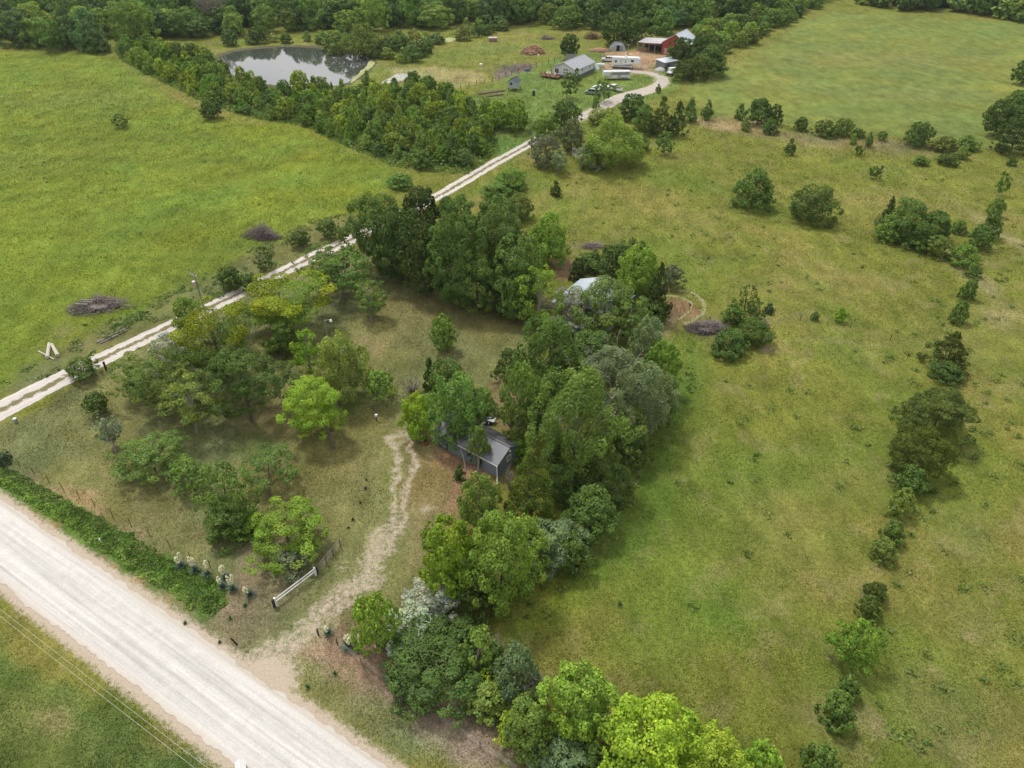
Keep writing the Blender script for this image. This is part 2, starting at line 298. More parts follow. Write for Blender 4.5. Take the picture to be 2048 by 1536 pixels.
def groundcolor(x, y):
    """albedo and 'bare earth' share of the land cover at ground points"""
    wx = x + 1.6 * sfield(x, y, 14, 1) + .6 * sfield(x, y, 4, 2); wy = y + 1.6 * sfield(x, y, 14, 3) + .6 * sfield(x, y, 4, 4)
    c = np.empty((len(x), 3)); c[:] = C_PAST
    n1 = sfield(x, y, 38, 5); n2 = sfield(x, y, 11, 6); n3 = sfield(x, y, 22, 7); n4 = sfield(x, y, 4.5, 9); n5 = sfield(x, y, 17, 10)[:, None]
    c *= (1 + .14 * n2 + .10 * n3)[:, None]
    k = sstep(.15, .9, n1)[:, None]; c = c * (1 - .45 * k) + np.array((.095, .155, .024)) * .45 * k
    k = sstep(.1, .9, n3)[:, None]; c = c * (1 - .45 * k) + np.array((.19, .153, .05)) * .45 * k; k = sstep(.25, .9, sfield(x, y, 5, 8))[:, None]; c = c * (1 - .35 * k) + np.array((.20, .175, .08)) * .35 * k
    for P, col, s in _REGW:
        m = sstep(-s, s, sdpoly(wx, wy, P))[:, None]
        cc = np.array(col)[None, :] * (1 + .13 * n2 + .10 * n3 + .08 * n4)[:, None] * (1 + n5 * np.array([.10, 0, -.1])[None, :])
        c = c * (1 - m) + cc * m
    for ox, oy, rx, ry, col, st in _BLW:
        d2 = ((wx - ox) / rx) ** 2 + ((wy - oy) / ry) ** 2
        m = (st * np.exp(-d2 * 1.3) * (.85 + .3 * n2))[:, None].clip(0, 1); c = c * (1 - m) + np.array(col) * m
    # bare, gravelly ground
    dr = np.abs(sdline(x, y, ROAD)); bare = 1.05 - sstep(2.9, 5.3, dr) * 1.05
    tr = sdline(wx, wy, TRACK); prog = sstep(56, 80, y)
    rut = np.exp(-((tr - .95) / .6) ** 2) * .66 + .15 * np.exp(-(tr / 1.8) ** 2)
    mouth = 1.0 - sstep(.6, 3.4, tr); near = 1 - sstep(50, 66, y); bare = np.maximum(bare, np.where(y < 100, mouth * .62 * near + rut * (1 - near) * .86, 0))
    dd = np.minimum(sdline(x, y, DRIVE), sdline(x, y, LANE) - 1); bare = np.maximum(bare, .55 * (1 - sstep(1.4, 2.4, dd)))
    ap = G(520, 1370); da = np.hypot(x - ap.x, y - ap.y); bare = np.maximum(bare, .95 * (1 - sstep(1.5, 5.5, da)))
    return c * GB, np.clip(bare, 0, 1.05)
def inpond(x, y): return sdpoly(x, y, GA(POND_PX))
def build_ground():
    # rows get wider apart with distance: a land sheet that reaches the horizon
    ang = np.linspace(1.22, .088, 560); ys = CAM_H / np.tan(ang) ; ys = np.concatenate([[-200, -60, -20, 0, 15], ys[ys > 18], [760, 900, 1200, 1800, 3000]])
    nu = 760; us = np.linspace(-1.25, 1.25, nu); us = np.concatenate([[-8, -4, -2.2, -1.6], us, [1.6, 2.2, 4, 8]])
    Y, U = np.meshgrid(ys, us, indexing='ij'); X = U * np.maximum(Y * 1.0 + 30, 75)
    x = X.ravel(); y = Y.ravel(); V = np.stack([x, y, np.zeros_like(x)], 1)
    rows, cols = Y.shape; i = np.arange(rows * cols).reshape(rows, cols)
    F = np.stack([i[:-1, :-1].ravel(), i[:-1, 1:].ravel(), i[1:, 1:].ravel(), i[1:, :-1].ravel()], 1)
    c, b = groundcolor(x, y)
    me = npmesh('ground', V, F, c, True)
    at = me.attributes.new('bare', 'FLOAT', 'POINT'); at.data.foreach_set('value', b.astype(np.float32))
    m, n, o = newmat('grassland'); tc = N(n, 'ShaderNodeTexCoord'); v = tc.outputs['Object']
    a = N(n, 'ShaderNodeAttribute', attribute_name='Col'); ba = N(n, 'ShaderNodeAttribute', attribute_name='bare')
    mp = N(n, 'ShaderNodeMapping'); mp.inputs['Scale'].default_value = (1, .55, 1); n.links.new(v, mp.inputs[0])
    f1 = noise(n, mp.outputs[0], .35, 6, .7); f2 = noise(n, v, 2.2, 6, .75); f3 = noise(n, v, 7, 5, .85)
    k1 = ramp(n, f1, [(.32, (.66, .70, .62)), (.68, (1.33, 1.27, 1.35))]).outputs[0]
    k2 = ramp(n, f2, [(.34, (.70, .74, .66)), (.68, (1.30, 1.25, 1.33))]).outputs[0]
    k3 = ramp(n, f3, [(.36, (.50, .54, .48)), (.66, (1.55, 1.50, 1.58))]).outputs[0]
    c1 = mixc(n, 1.0, a.outputs['Color'], k1, 'MULTIPLY'); c1 = mixc(n, 1.0, c1, k2, 'MULTIPLY'); c1 = mixc(n, 1.0, c1, k3, 'MULTIPLY')
    fs = noise(n, v, 1.1, 7, .8, 1.0); st = ramp(n, fs, [(.56, (0, 0, 0)), (.68, (.5, .5, .5))]).outputs[0]
    c1 = mixc(n, st, c1, (.24, .20, .10))
    fg = noise(n, v, 1.5, 8, .8); t = math_(n, 'ADD', math_(n, 'MULTIPLY', fg, 2.2), -1.45); t = math_(n, 'ADD', t, ba.outputs['Fac']); t = math_(n, 'MULTIPLY', t, 2.4, True)
    dirt = ramp(n, f3, [(.3, (.33, .26, .185)), (.7, (.58, .50, .41))]).outputs[0]
    c1 = mixc(n, t, c1, dirt)
    b = N(n, 'ShaderNodeBsdfPrincipled', Roughness=.95); b.inputs['Specular IOR Level'].default_value = .1; n.links.new(c1, b.inputs['Base Color'])
    hsum = math_(n, 'ADD', math_(n, 'MULTIPLY', f2, .8), math_(n, 'MULTIPLY', f3, .5)); bp = N(n, 'ShaderNodeBump', Strength=.55, Distance=.35)
    n.links.new(hsum, bp.inputs['Height']); n.links.new(bp.outputs[0], b.inputs['Normal']); n.links.new(b.outputs[0], o.inputs[0])
    tag(link('ground', me, m), kind='structure')
build_ground()

def strip(name, P, width, z, mat, ragged=.25, step=.3, wfun=None):
    """a ribbon along a polyline with an uneven edge; attribute 'across' runs -1..1"""
    P = np.array(P); seg = np.linalg.norm(np.diff(P, axis=0), axis=1); s = np.concatenate([[0], np.cumsum(seg)])
    def sample(t): return np.stack([np.interp(t, s, P[:, 0]), np.interp(t, s, P[:, 1])], 1)
    t = np.arange(0, s[-1], step); C = sample(t); k = max(3, int(4 / step)) | 1
    ker = np.ones(k) / k; Cs = np.stack([np.convolve(np.pad(C[:, i], k // 2, 'edge'), ker, 'valid') for i in (0, 1)], 1)
    T = np.gradient(Cs, axis=0); T /= np.linalg.norm(T, axis=1)[:, None]; Nn = np.stack([-T[:, 1], T[:, 0]], 1)
    wd = np.full(len(t), width / 2) if wfun is None else wfun(Cs[:, 0], Cs[:, 1]) / 2
    ac = np.array([-1, -.8, -.5, -.2, 0, .2, .5, .8, 1]); V = []; A = []
    for j, a in enumerate(ac):
        e = 0
        if abs(a) == 1: e = ragged * (sfield(t, t * 0 + a * 77, 4.5, 31) + .8 * sfield(t, t * 0 + a * 55, 1.0, 32)); 
        off = a * wd + math.copysign(1, a) * e if a else 0 * wd
        q = Cs + Nn * np.asarray(off)[:, None]; V.append(np.column_stack([q, np.full(len(t), z)])); A.append(np.full(len(t), a))
    V = np.stack(V, 1); A = np.stack(A, 1); r, c_ = A.shape; i = np.arange(r * c_).reshape(r, c_)
    F = np.stack([i[:-1, :-1].ravel(), i[1:, :-1].ravel(), i[1:, 1:].ravel(), i[:-1, 1:].ravel()], 1)
    me = npmesh(name, V.reshape(-1, 3), F, None, True); me.flip_normals() if me.polygons[0].normal.z < 0 else None
    at = me.attributes.new('across', 'FLOAT', 'POINT'); at.data.foreach_set('value', A.ravel().astype(np.float32))
    return tag(link(name, me, mat), kind='structure')
def roadmat(name, ang, base, dark, tracks=True, centre=False):
    m, n, o = newmat(name); tc = N(n, 'ShaderNodeTexCoord'); mp = N(n, 'ShaderNodeMapping'); mp.inputs['Rotation'].default_value = (0, 0, -ang)
    mp2 = N(n, 'ShaderNodeMapping'); mp2.inputs['Scale'].default_value = (.022, 1.25, 1)
    n.links.new(tc.outputs['Object'], mp.inputs[0]); n.links.new(mp.outputs[0], mp2.inputs[0])
    f1 = noise(n, mp2.outputs[0], 1.6, 4, .65); f2 = noise(n, tc.outputs['Object'], 6, 6, .8); f3 = noise(n, tc.outputs['Object'], .8, 6, .7)
    c1 = ramp(n, f1, [(.32, dark), (.62, base)]).outputs[0]
    c1 = mixc(n, 1.0, c1, ramp(n, f2, [(.3, (.83, .82, .80)), (.7, (1.12, 1.12, 1.12))]).outputs[0], 'MULTIPLY')
    c1 = mixc(n, 1.0, c1, ramp(n, f3, [(.3, (.90, .89, .87)), (.7, (1.06, 1.06, 1.06))]).outputs[0], 'MULTIPLY')
    ac = N(n, 'ShaderNodeAttribute', attribute_name='across'); aa = math_(n, 'ABSOLUTE', ac.outputs['Fac'])
    if centre:
        g = math_(n, 'SUBTRACT', 1.0, math_(n, 'MULTIPLY', aa, 3.0)); g = math_(n, 'ADD', g, math_(n, 'MULTIPLY', math_(n, 'SUBTRACT', f3, .5), 4.6)); g = math_(n, 'ADD', g, math_(n, 'MULTIPLY', math_(n, 'SUBTRACT', f2, .5), 1.2)); g = math_(n, 'MULTIPLY', g, 2.2, True)
        c1 = mixc(n, g, c1, (.17, .15, .075))
    else:
        g = math_(n, 'SUBTRACT', aa, .70); g = math_(n, 'MULTIPLY', g, 3.2); g = math_(n, 'ADD', g, math_(n, 'MULTIPLY', math_(n, 'SUBTRACT', f3, .52), 2.2)); g = math_(n, 'MULTIPLY', g, .8, True)
        c1 = mixc(n, g, c1, (.47, .41, .34))
    b = N(n, 'ShaderNodeBsdfPrincipled', Roughness=.95); b.inputs['Specular IOR Level'].default_value = .15; n.links.new(c1, b.inputs['Base Color'])
    bp = N(n, 'ShaderNodeBump', Strength=.3, Distance=.08); n.links.new(f2, bp.inputs['Height']); n.links.new(bp.outputs[0], b.inputs['Normal']); n.links.new(b.outputs[0], o.inputs[0])
    return m
_ra = math.atan2(_rd[1], _rd[0])
strip('gravel_road', ROAD, 6.5, .03, roadmat('limestone_gravel', _ra, (.60, .585, .575), (.43, .42, .41)), .20)
strip('gravel_driveway', DRIVE, 3.3, .026, roadmat('driveway_gravel', math.atan2(.823, .568), (.58, .545, .52), (.45, .42, .39), centre=True), .16, .4,
      wfun=lambda x, y: 3.2 + 1.5 * sstep(100, 70, y))
strip('farm_lane', LANE, 4.6, .034, roadmat('lane_gravel', 0, (.46, .42, .38), (.36, .33, .29)), .35, .4, wfun=lambda x, y: 3.2 + 2.8 * np.exp(-((y - 233) / 12) ** 2) + 2.5 * sstep(262, 268, y))

strip('mown_ring', GA([(1312, 578), (1345, 578), (1385, 586), (1408, 602), (1410, 622), (1392, 640), (1366, 652)]), .8, .02, simple('cut_straw', (.27, .255, .115), .95, var=.4, scale=2), .2, .3)
strip('mown_ring', GA([(1320, 592), (1350, 592), (1378, 600), (1385, 615), (1372, 632), (1350, 642)]), .5, .02, bpy.data.materials['cut_straw'], .2, .3)
def sheet(name, px, z, mat, rag=.5, label=None):
    P = GA(px); c = P.mean(0); pts = []
    n = len(P)
    for i in range(n):
        a, b = P[i], P[(i + 1) % n]; k = max(2, int(np.linalg.norm(b - a) / 1.0))
        for j in range(k): pts.append(a + (b - a) * j / k)
    pts = np.array(pts); kk = 5; ext = np.vstack([pts[-kk:], pts, pts[:kk]])
    sm = np.stack([np.convolve(ext[:, i], np.ones(2 * kk + 1) / (2 * kk + 1), 'valid') for i in (0, 1)], 1)
    d = sm - c; L_ = np.linalg.norm(d, axis=1)[:, None]; sm = sm + d / L_ * (rag * sfield(sm[:, 0], sm[:, 1], 4, 51) + rag * .5 * sfield(sm[:, 0], sm[:, 1], 1.6, 52))[:, None]
    bm = bmesh.new(); f = bm.faces.new([bm.verts.new((p[0], p[1], z)) for p in sm]); f.normal_update()
    if f.normal.z < 0: f.normal_flip()
    me = bpy.data.meshes.new(name); bm.to_mesh(me); bm.free()
    return link(name, me, mat)
def watermat(name, tint, rough=.04, scum=None, amt=.5):
    m, n, o = newmat(name); tc = N(n, 'ShaderNodeTexCoord'); v = tc.outputs['Object']
    b = N(n, 'ShaderNodeBsdfPrincipled', Roughness=rough); b.inputs['Specular IOR Level'].default_value = .9; b.inputs['IOR'].default_value = 2.2
    b.inputs['Base Color'].default_value = (*tint, 1)
    f = noise(n, v, 1.5, 4, .6); bp = N(n, 'ShaderNodeBump', Strength=.05, Distance=.05); n.links.new(f, bp.inputs['Height']); n.links.new(bp.outputs[0], b.inputs['Normal'])
    if scum:
        d = N(n, 'ShaderNodeBsdfDiffuse'); d.inputs[0].default_value = (*scum, 1); g = noise(n, v, .25, 8, .75); k = ramp(n, g, [(1 - amt - .03, (0, 0, 0)), (1 - amt + .05, (1, 1, 1))]).outputs[0]
        ms = N(n, 'ShaderNodeMixShader'); n.links.new(k, ms.inputs[0]); n.links.new(b.outputs[0], ms.inputs[1]); n.links.new(d.outputs[0], ms.inputs[2]); n.links.new(ms.outputs[0], o.inputs[0])
    else: n.links.new(b.outputs[0], o.inputs[0])
    return m
tag(sheet('muddy_bank', [(420, 120), (445, 103), (500, 95), (560, 90), (630, 91), (690, 99), (740, 109), (757, 121), (752, 133), (735, 150), (712, 165), (690, 173), (655, 178), (600, 177), (540, 174), (482, 163), (440, 147), (422, 134)], .02, simple('bank_mud', (.09, .085, .04), .95, var=.5, scale=.6), .8), kind='structure')
tag(sheet('pond_water', POND_PX, .05, watermat('pond_water', (.06, .066, .062), .03, (.15, .16, .06), .33), .6), kind='structure')
ALG = simple('algae', (.36, .36, .17), .9, var=.4, scale=.5, col2=(.17, .21, .07))
tag(sheet('algae_margin', [(735, 118), (750, 120), (752, 128), (730, 145), (712, 160), (700, 170), (695, 168), (708, 156), (725, 140), (738, 128)], .056, ALG, .5), 'pale yellow green algae along the right edge of the big pond', 'algae', kind='stuff')
tag(sheet('pond_water', [(772, 160), (790, 150), (800, 144), (815, 144), (827, 150), (818, 158), (800, 164), (782, 169), (752, 171), (758, 166)], .05, watermat('small_pond_water', (.3, .31, .31), .25, (.42, .42, .38), .5), .5), kind='structure')
tag(sheet('pond_water', [(888, 75), (905, 73), (914, 77), (908, 85), (893, 86), (885, 81)], .05, simple('duckweed', (.38, .40, .18), .8, var=.2, scale=.5), .3), kind='structure')
tag(sheet('pond_water', [(1135, 296), (1150, 288), (1170, 290), (1178, 305), (1172, 320), (1150, 322), (1138, 312)], .05, watermat('murky_water', (.3, .31, .29), .2, (.42, .42, .26), .55), .4), kind='structure')
# ================================================================== TREES AND SHRUBS
def rdir(g, n):
    v = g.normal(size=(n, 3)); return v / np.linalg.norm(v, axis=1)[:, None]
KIND = {  # lobes, lobe radius range, z squash, coverage, elongation, outline, upward lean of leaves
    'broad': dict(nl=72, lr=(.12, .24), fl=.75, cov=1.15, el=1.3, prof='egg'),
    'maple': dict(nl=100, lr=(.10, .19), fl=.8, cov=1.2, el=1.2, prof='egg'),
    'airy': dict(nl=120, lr=(.10, .19), fl=.7, cov=.95, el=1.4, prof='egg'),
    'wisp': dict(nl=110, lr=(.11, .20), fl=.5, cov=.85, el=1.8, prof='umb'),
    'open': dict(nl=60, lr=(.13, .24), fl=.6, cov=.85, el=1.4, prof='egg'),
    'willow': dict(nl=52, lr=(.15, .26), fl=1.1, cov=1.1, el=2.6, prof='dome', vert=.8),
    'poplar': dict(nl=84, lr=(.11, .20), fl=1.0, cov=1.1, el=2.2, prof='egg', wind=.9),
    'shrub': dict(nl=56, lr=(.13, .26), fl=.85, cov=1.1, el=1.4, prof='dome'),
    'sap': dict(nl=16, lr=(.24, .40), fl=1.0, cov=1.0, el=1.5, prof='cone'),
    'cedar': dict(nl=70, lr=(.10, .19), fl=.6, cov=1.1, el=3.0, prof='cedar', spray=1),
    'cedarb': dict(nl=90, lr=(.10, .18), fl=.55, cov=1.0, el=3.0, prof='dome', spray=1),
    'pine': dict(nl=60, lr=(.10, .18), fl=.9, cov=.9, el=3.4, prof='dome', spray=1, up=1),
    'silver': dict(nl=70, lr=(.10, .19), fl=.8, cov=1.0, el=2.0, prof='egg'),
    'gold': dict(nl=50, lr=(.14, .28), fl=.55, cov=1.0, el=1.4, prof='umb', tint=1),
}
def prof_xy(prof, z):
    z = np.clip(z, -1, 1)
    if prof == 'egg': return np.sqrt(np.clip(1 - np.abs(z) ** 2.3, 0, 1)) * (1 - .14 * z)
    if prof == 'dome': t = (z + 1) / 2; return np.sqrt(np.clip(1 - t ** 2.4, 0, 1)) * (.86 + .14 * np.minimum(1, t * 5))
    if prof == 'cone': t = (z + 1) / 2; return np.clip((1 - t) ** .62, 0, 1) * np.minimum(1, .7 + t * 2.2)
    if prof == 'cedar': t = (z + 1) / 2; return np.clip((1 - t) ** .75, 0, 1) * np.minimum(1, .75 + t * 1.6)
    t = (z + 1) / 2; return np.sqrt(np.clip(1 - np.abs(z - .25) ** 2 / 1.6, 0, 1)) * np.minimum(1, .45 + t * 1.1)
def crown_arrays(kind, leaf, seed):
    """a unit crown (radius 1, half height 1): bumpy clumps of leaf sized faces"""
    K = KIND[kind]; g = np.random.default_rng(seed * 977 + 5); nl = K['nl']; big = leaf > .16
    if big: nl = max(8, int(nl * .6))
    z = g.uniform(-.92, .95, nl) if K['prof'] in ('dome', 'cone', 'cedar') else g.uniform(-.8, .92, nl)
    a = np.arange(nl) * 2.39996 + g.uniform(-.5, .5, nl); lr = g.uniform(*K['lr'], nl) * (1.25 if big else 1)
    if K['prof'] in ('cone', 'cedar'): lr *= (1.15 - .5 * (z + 1) / 2)
    pr = prof_xy(K['prof'], z); rad = (pr * g.uniform(.86, 1.08, nl) - lr * .72).clip(0) * (g.choice([1, 1, 1, 1, .78], nl) if K['cov'] > .99 else g.choice([1, 1, .85, .65, .4], nl))
    rad *= 1 + .14 * np.sin(a * 2 + seed) + .12 * np.sin(a * 3 + 2 * seed) + .10 * np.sin(z * 5 + a * 1.0 + seed)
    C = np.stack([np.cos(a) * rad, np.sin(a) * rad, z - lr * .5 * np.sign(z)], 1)
    if K['cov'] > .99:   # a few big inner clumps close the crown
        ni = 9; zi = np.linspace(-.6, .62, ni); ai = np.arange(ni) * 2.4; ri = prof_xy(K['prof'], zi) * .34
        C = np.concatenate([C, np.stack([np.cos(ai) * ri, np.sin(ai) * ri, zi], 1)]); lr = np.concatenate([lr, prof_xy(K['prof'], zi) * .36 + .06]); a = np.concatenate([a, ai]); z = np.concatenate([z, zi]); nl += ni
    tone_l = g.uniform(.80, 1.20, nl); Ps, Ns, Ts, Cs = [], [], [], []
    for i in range(nl):
        m = int(K['cov'] * 5.2 * (lr[i] / leaf) ** 2) + 3
        u = rdir(g, m); ax = C[i] * np.array([1, 1, .6]); an = ax / (np.linalg.norm(ax) + 1e-6) if np.linalg.norm(ax) > .2 else np.array([0, 0, 1.])
        flip = (u @ an) < g.uniform(-.75, .1, m); u[flip] -= 2 * (u[flip] @ an)[:, None] * an[None, :]
        rr = lr[i] * (g.uniform(.55, 1.0, m) ** .6 + np.where(g.random(m) < .1, g.uniform(0, .35, m), 0)); p = C[i] + u * rr[:, None] * np.array([1, 1, K['fl']])
        Ps.append(p); nn = u * .75 + np.array([0, 0, .45]) + g.normal(size=(m, 3)) * .33; Ns.append(nn)
        if K.get('spray'):
            out = np.array([math.cos(a[i]), math.sin(a[i]), 1.6 if K.get('up') else .55]); Ts.append(out + g.normal(size=(m, 3)) * .3)
        elif K.get('wind'): Ts.append(np.array([.75, -.15, .75]) + g.normal(size=(m, 3)) * .35)
        elif K.get('vert'): Ts.append(np.array([0, 0, 1]) * K['vert'] + u * np.array([.7, .7, 0]) + g.normal(size=(m, 3)) * .3)
        else: Ts.append(g.normal(size=(m, 3)))
        t = tone_l[i] * g.uniform(.72, 1.28, m) * (1 + .0 * u[:, 2]); y = g.normal(0, .05, m) + g.normal(0, .035)
        col = np.stack([t * (1 + y * 1.6), t * (1 + y * .6), t * (1 - y)], 1)
        if K.get('tint') and (z[i] > .15 and g.random() < .7): col = np.where((g.random(m) < .75)[:, None], col * np.array([2.5, 1.8, .5]) * g.uniform(.75, 1.0), col)
        Cs.append(col)
    P = np.concatenate(Ps); Nn = np.concatenate(Ns); T = np.concatenate(Ts); Cc = np.concatenate(Cs)
    Nn /= np.linalg.norm(Nn, axis=1)[:, None]; T -= (T * Nn).sum(1)[:, None] * Nn; T /= np.linalg.norm(T, axis=1)[:, None] + 1e-9; B = np.cross(Nn, T)
    m = len(P); el = K['el']; s = leaf * g.uniform(.65, 1.3, m)[:, None]; L1 = s * math.sqrt(el) * .62; L2 = s / math.sqrt(el) * .62
    bend = Nn * (s * g.uniform(-.25, .25, (m, 1)))
    V = np.stack([P - T * L1, P + B * L2 + bend, P + T * L1, P - B * L2 - bend], 1).reshape(-1, 3)
    F = np.arange(m * 4).reshape(m, 4)
    return V, F, np.repeat(Cc.clip(0.05, 4), 4, axis=0), C, lr
_CR = {}
def crown_mesh(kind, leaf, seed):
    k = (kind, leaf, seed)
    if k not in _CR:
        V, F, c, C, lr = crown_arrays(kind, leaf, seed); me = npmesh(kind + '_crown', V, F, c); me.materials.append(LEAF); _CR[k] = (me, C)
    return _CR[k]
LODS = (.028, .034, .045, .06, .08, .11, .15, .21, .30)
def pick_lod(r, dep):
    want = max(.15, 2.35 * dep / FPX * 1.0) / r        # leaf clump as wide as about two and a half survey pixels
    return min(LODS, key=lambda l: abs(math.log(l / want)))
def twig_tree(mb, base, top, r0, ends, wig=.12, seg=3, sides=6, rtip=.02):
    base = Vector(base); top = Vector(top); pts = [base]
    for i in range(1, seg + 1):
        t = i / seg; p = base.lerp(top, t); 
        if i < seg: p += Vector((random.uniform(-1, 1), random.uniform(-1, 1), 0)) * wig * (top - base).length * .25
        pts.append(p)
    mb.path(pts, r0, sides, max(rtip, r0 * .35))
    for e in ends:
        e = Vector(e); t = min(.9, max(.3, random.uniform(.35, .8))); k = t * seg; i = min(seg - 1, int(k)); s = pts[i].lerp(pts[i + 1], k - i)
        if e.z < s.z: s = pts[0].lerp(pts[-1], max(.12, min(.9, (e.z - base.z) / max(.1, (top.z - base.z)) * .7)))
        mid = s.lerp(e, .5) + Vector((random.uniform(-.1, .1), random.uniform(-.1, .1), .12)) * (e - s).length
        mb.path([s, mid, e], max(rtip, r0 * .28 * (1 - t * .5)), 5 if sides > 4 else 4, rtip * .7)
COLS = {'dk': (.032, .075, .018), 'md': (.050, .105, .020), 'br': (.085, .165, .020), 'lime': (.175, .235, .022), 'yl': (.21, .26, .012), 'gld': (.085, .14, .012),
        'sil': (.27, .31, .25), 'sg': (.125, .165, .09), 'gg': (.080, .120, .050), 'ced': (.050, .075, .012), 'gced': (.075, .095, .048), 'olv': (.075, .100, .024),
        'blu': (.032, .078, .024), 'dd': (.022, .052, .016), 'or': (.12, .15, .015)}
_sd = [0]; NT = [0]; FB = 1.85
TREES = []
def plant(kind, box, t, col, label, name='tree', cat='tree', group=None, base=None, seed=None, dead=0, bark=None, jit=.10):
    """box = extent of the crown in survey pixels; t = clear trunk as a share of the crown's half height"""
    x0, y0, x1, y1 = box; cx, cy = (x0 + x1) / 2, (y0 + y1) / 2; hw, hh = (x1 - x0) / 2, (y1 - y0) / 2
    zc = 3.0
    for _ in range(12):
        c = G(cx, cy, zc); dep = depth(c); s = FPX / dep; r = hw / s
        phi = math.atan2(CAM_H - zc, math.hypot(c.x, c.y)); cc = math.sqrt(max(0, (hh / s) ** 2 - (r * math.sin(phi)) ** 2)) / math.cos(phi)
        cc = min(max(cc, .5 * r), 2.6 * r); zc = zc * .4 + .6 * cc * (1 + t) * (.97 if t else .94)
    c = G(cx, cy, zc); bx, by = c.x, c.y
    if base: b = G(*base); bx, by = b.x, b.y
    _sd[0] += 1; sd_ = seed if seed is not None else _sd[0] % 3; lod = pick_lod(r, dep); me, C = crown_mesh(kind, lod, sd_)
    root = empty(name, (bx, by, 0)); NT[0] += 1; rot = random.uniform(0, 6.283) if kind != 'poplar' else random.uniform(-.3, .3)
    o = link('foliage' if cat != 'tree' else 'crown', me, None, root, (c.x - bx, c.y - by, zc)); r *= 1.05; cc *= 1.04; o.scale = (r, r, cc); o.rotation_euler = (0, 0, rot)
    k = random.uniform(1 - jit, 1 + jit); cl = COLS[col] if isinstance(col, str) else col; k *= FB * (1.2 if kind == 'poplar' else 1.0); rr_ = cl[0] if kind == 'silver' else min(max(cl[0], .60 * cl[1]), .80 * cl[1]); bb_ = cl[2] if kind == 'silver' or cl[2] > .4 * cl[1] else min(cl[2], .19 * cl[1]); o.color = (rr_ * k * random.uniform(.94, 1.1), cl[1] * k, bb_ * k, 1)
    tag(root, label, cat, group)
    # trunk and limbs reach into the clumps
    H = zc; nb = (9 if r > 3 else 5) if t > .1 else 4
    if kind in ('wisp', 'open', 'silver', 'poplar'): nb += 6
    if r * s > 14:
        ca, sa = math.cos(rot), math.sin(rot); ids = np.random.default_rng(_sd[0]).permutation(len(C))[:nb]
        ends = [((C[i, 0] * ca - C[i, 1] * sa) * r + c.x - bx, (C[i, 0] * sa + C[i, 1] * ca) * r + c.y - by, zc + C[i, 2] * cc) for i in ids if zc + C[i, 2] * cc > .5]
        mb = MB(); twig_tree(mb, (0, 0, -.1), (c.x - bx, c.y - by, zc + cc * .55), max(.05, min(.34, .021 * (zc + cc) + .012 * r)), ends, rtip=.02, sides=6 if r * s > 25 else 4)
        mb.build('trunk' if cat == 'tree' else 'stem', bark or (PALEBARK if kind in ('poplar', 'wisp', 'open') else BARK), root)
        if dead:
            db = MB()
            for i in range(dead):
                a = random.uniform(0, 6.28); e = Vector((math.cos(a) * r * .9, math.sin(a) * r * .9, zc + cc * random.uniform(.4, 1.05))); s0 = Vector((0, 0, zc * .7)); m_ = s0.lerp(e, .6) + Vector((0, 0, .3))
                db.path([s0, m_, e], .07, 4, .02)
                for q in range(5): tt = random.uniform(.5, 1); p = m_.lerp(e, tt); db.tube(p, p + Vector((random.uniform(-1, 1), random.uniform(-1, 1), random.uniform(.2, 1))) * .9, .03, .012, 4)
            db.build('dead_branches', DEADWOOD, root)
    return root
def brush(box, label, n=420, col=None, h=1.6, name='brush_pile', logs=0, cat='brush pile', mat=None, asym=0, thick=.045):
    """a heap of cut branches"""
    x0, y0, x1, y1 = box; c = G((x0 + x1) / 2, y1 - (y1 - y0) * .42); dep = depth(c); rx = (x1 - x0) / 2 * dep / FPX; ry = rx * .62
    root = empty(name, (c.x, c.y, 0)); mb = MB()
    mound = MB(); g = 14
    mound.blob((0, 0, h * .28), 1, 3, (rx * .42, ry * .42, h * .2), .12); mound.build('packed_core', mat2 := (mat or DEADWOOD), root)
    subs = [(random.uniform(-.5, .5) * rx, random.uniform(-.45, .45) * ry, random.uniform(.45, .8), random.uniform(.55, 1.1)) for _ in range(6)]
    for i in range(n):
        sx, sy, sr, sh = subs[i % 6]; a = random.uniform(0, 6.283); q = random.random() ** .55; x = sx + math.cos(a) * rx * q * sr; y = sy + math.sin(a) * ry * q * sr; z = h * sh * (1 - q ** 1.6) * random.uniform(.4, 1.05) + .05
        L_ = random.uniform(.6, 2.1) * (1.35 if i % 9 == 0 else 1); o_ = math.atan2(y, x); d = Vector((random.gauss(0, .8) + .9 * math.cos(o_), random.gauss(0, .8) + .9 * math.sin(o_), random.uniform(-.35, .6))).normalized() * L_
        p = Vector((x, y, z)); k_ = random.uniform(.5, 1.4) * thick; e_ = p + d * .5; e_.z = max(.02, e_.z); b_ = p - d * .5; b_.z = max(.02, b_.z); mb.tube(b_, e_, k_, .012, 3, False)
    mb.build('branches', mat or DEADWOOD, root)
    for i in range(logs):
        a = random.uniform(-.4, .4) + 3.1 * (i % 2); q = random.uniform(.2, .7); lb = MB(); x = -rx * q; lb.path([(x - 1.2, -ry * .2 + i * .6, .5 + h * .35), (x + .9, -ry * .3 + i * .7, .55 + h * .35)], .13, 7); lb.build('log', OLDWOOD, root)
    tag(root, label, cat); return root
# ---- hand placed plants: kind, box, clear trunk, colour, label
T = lambda *a, **k: plant(*a, **k)
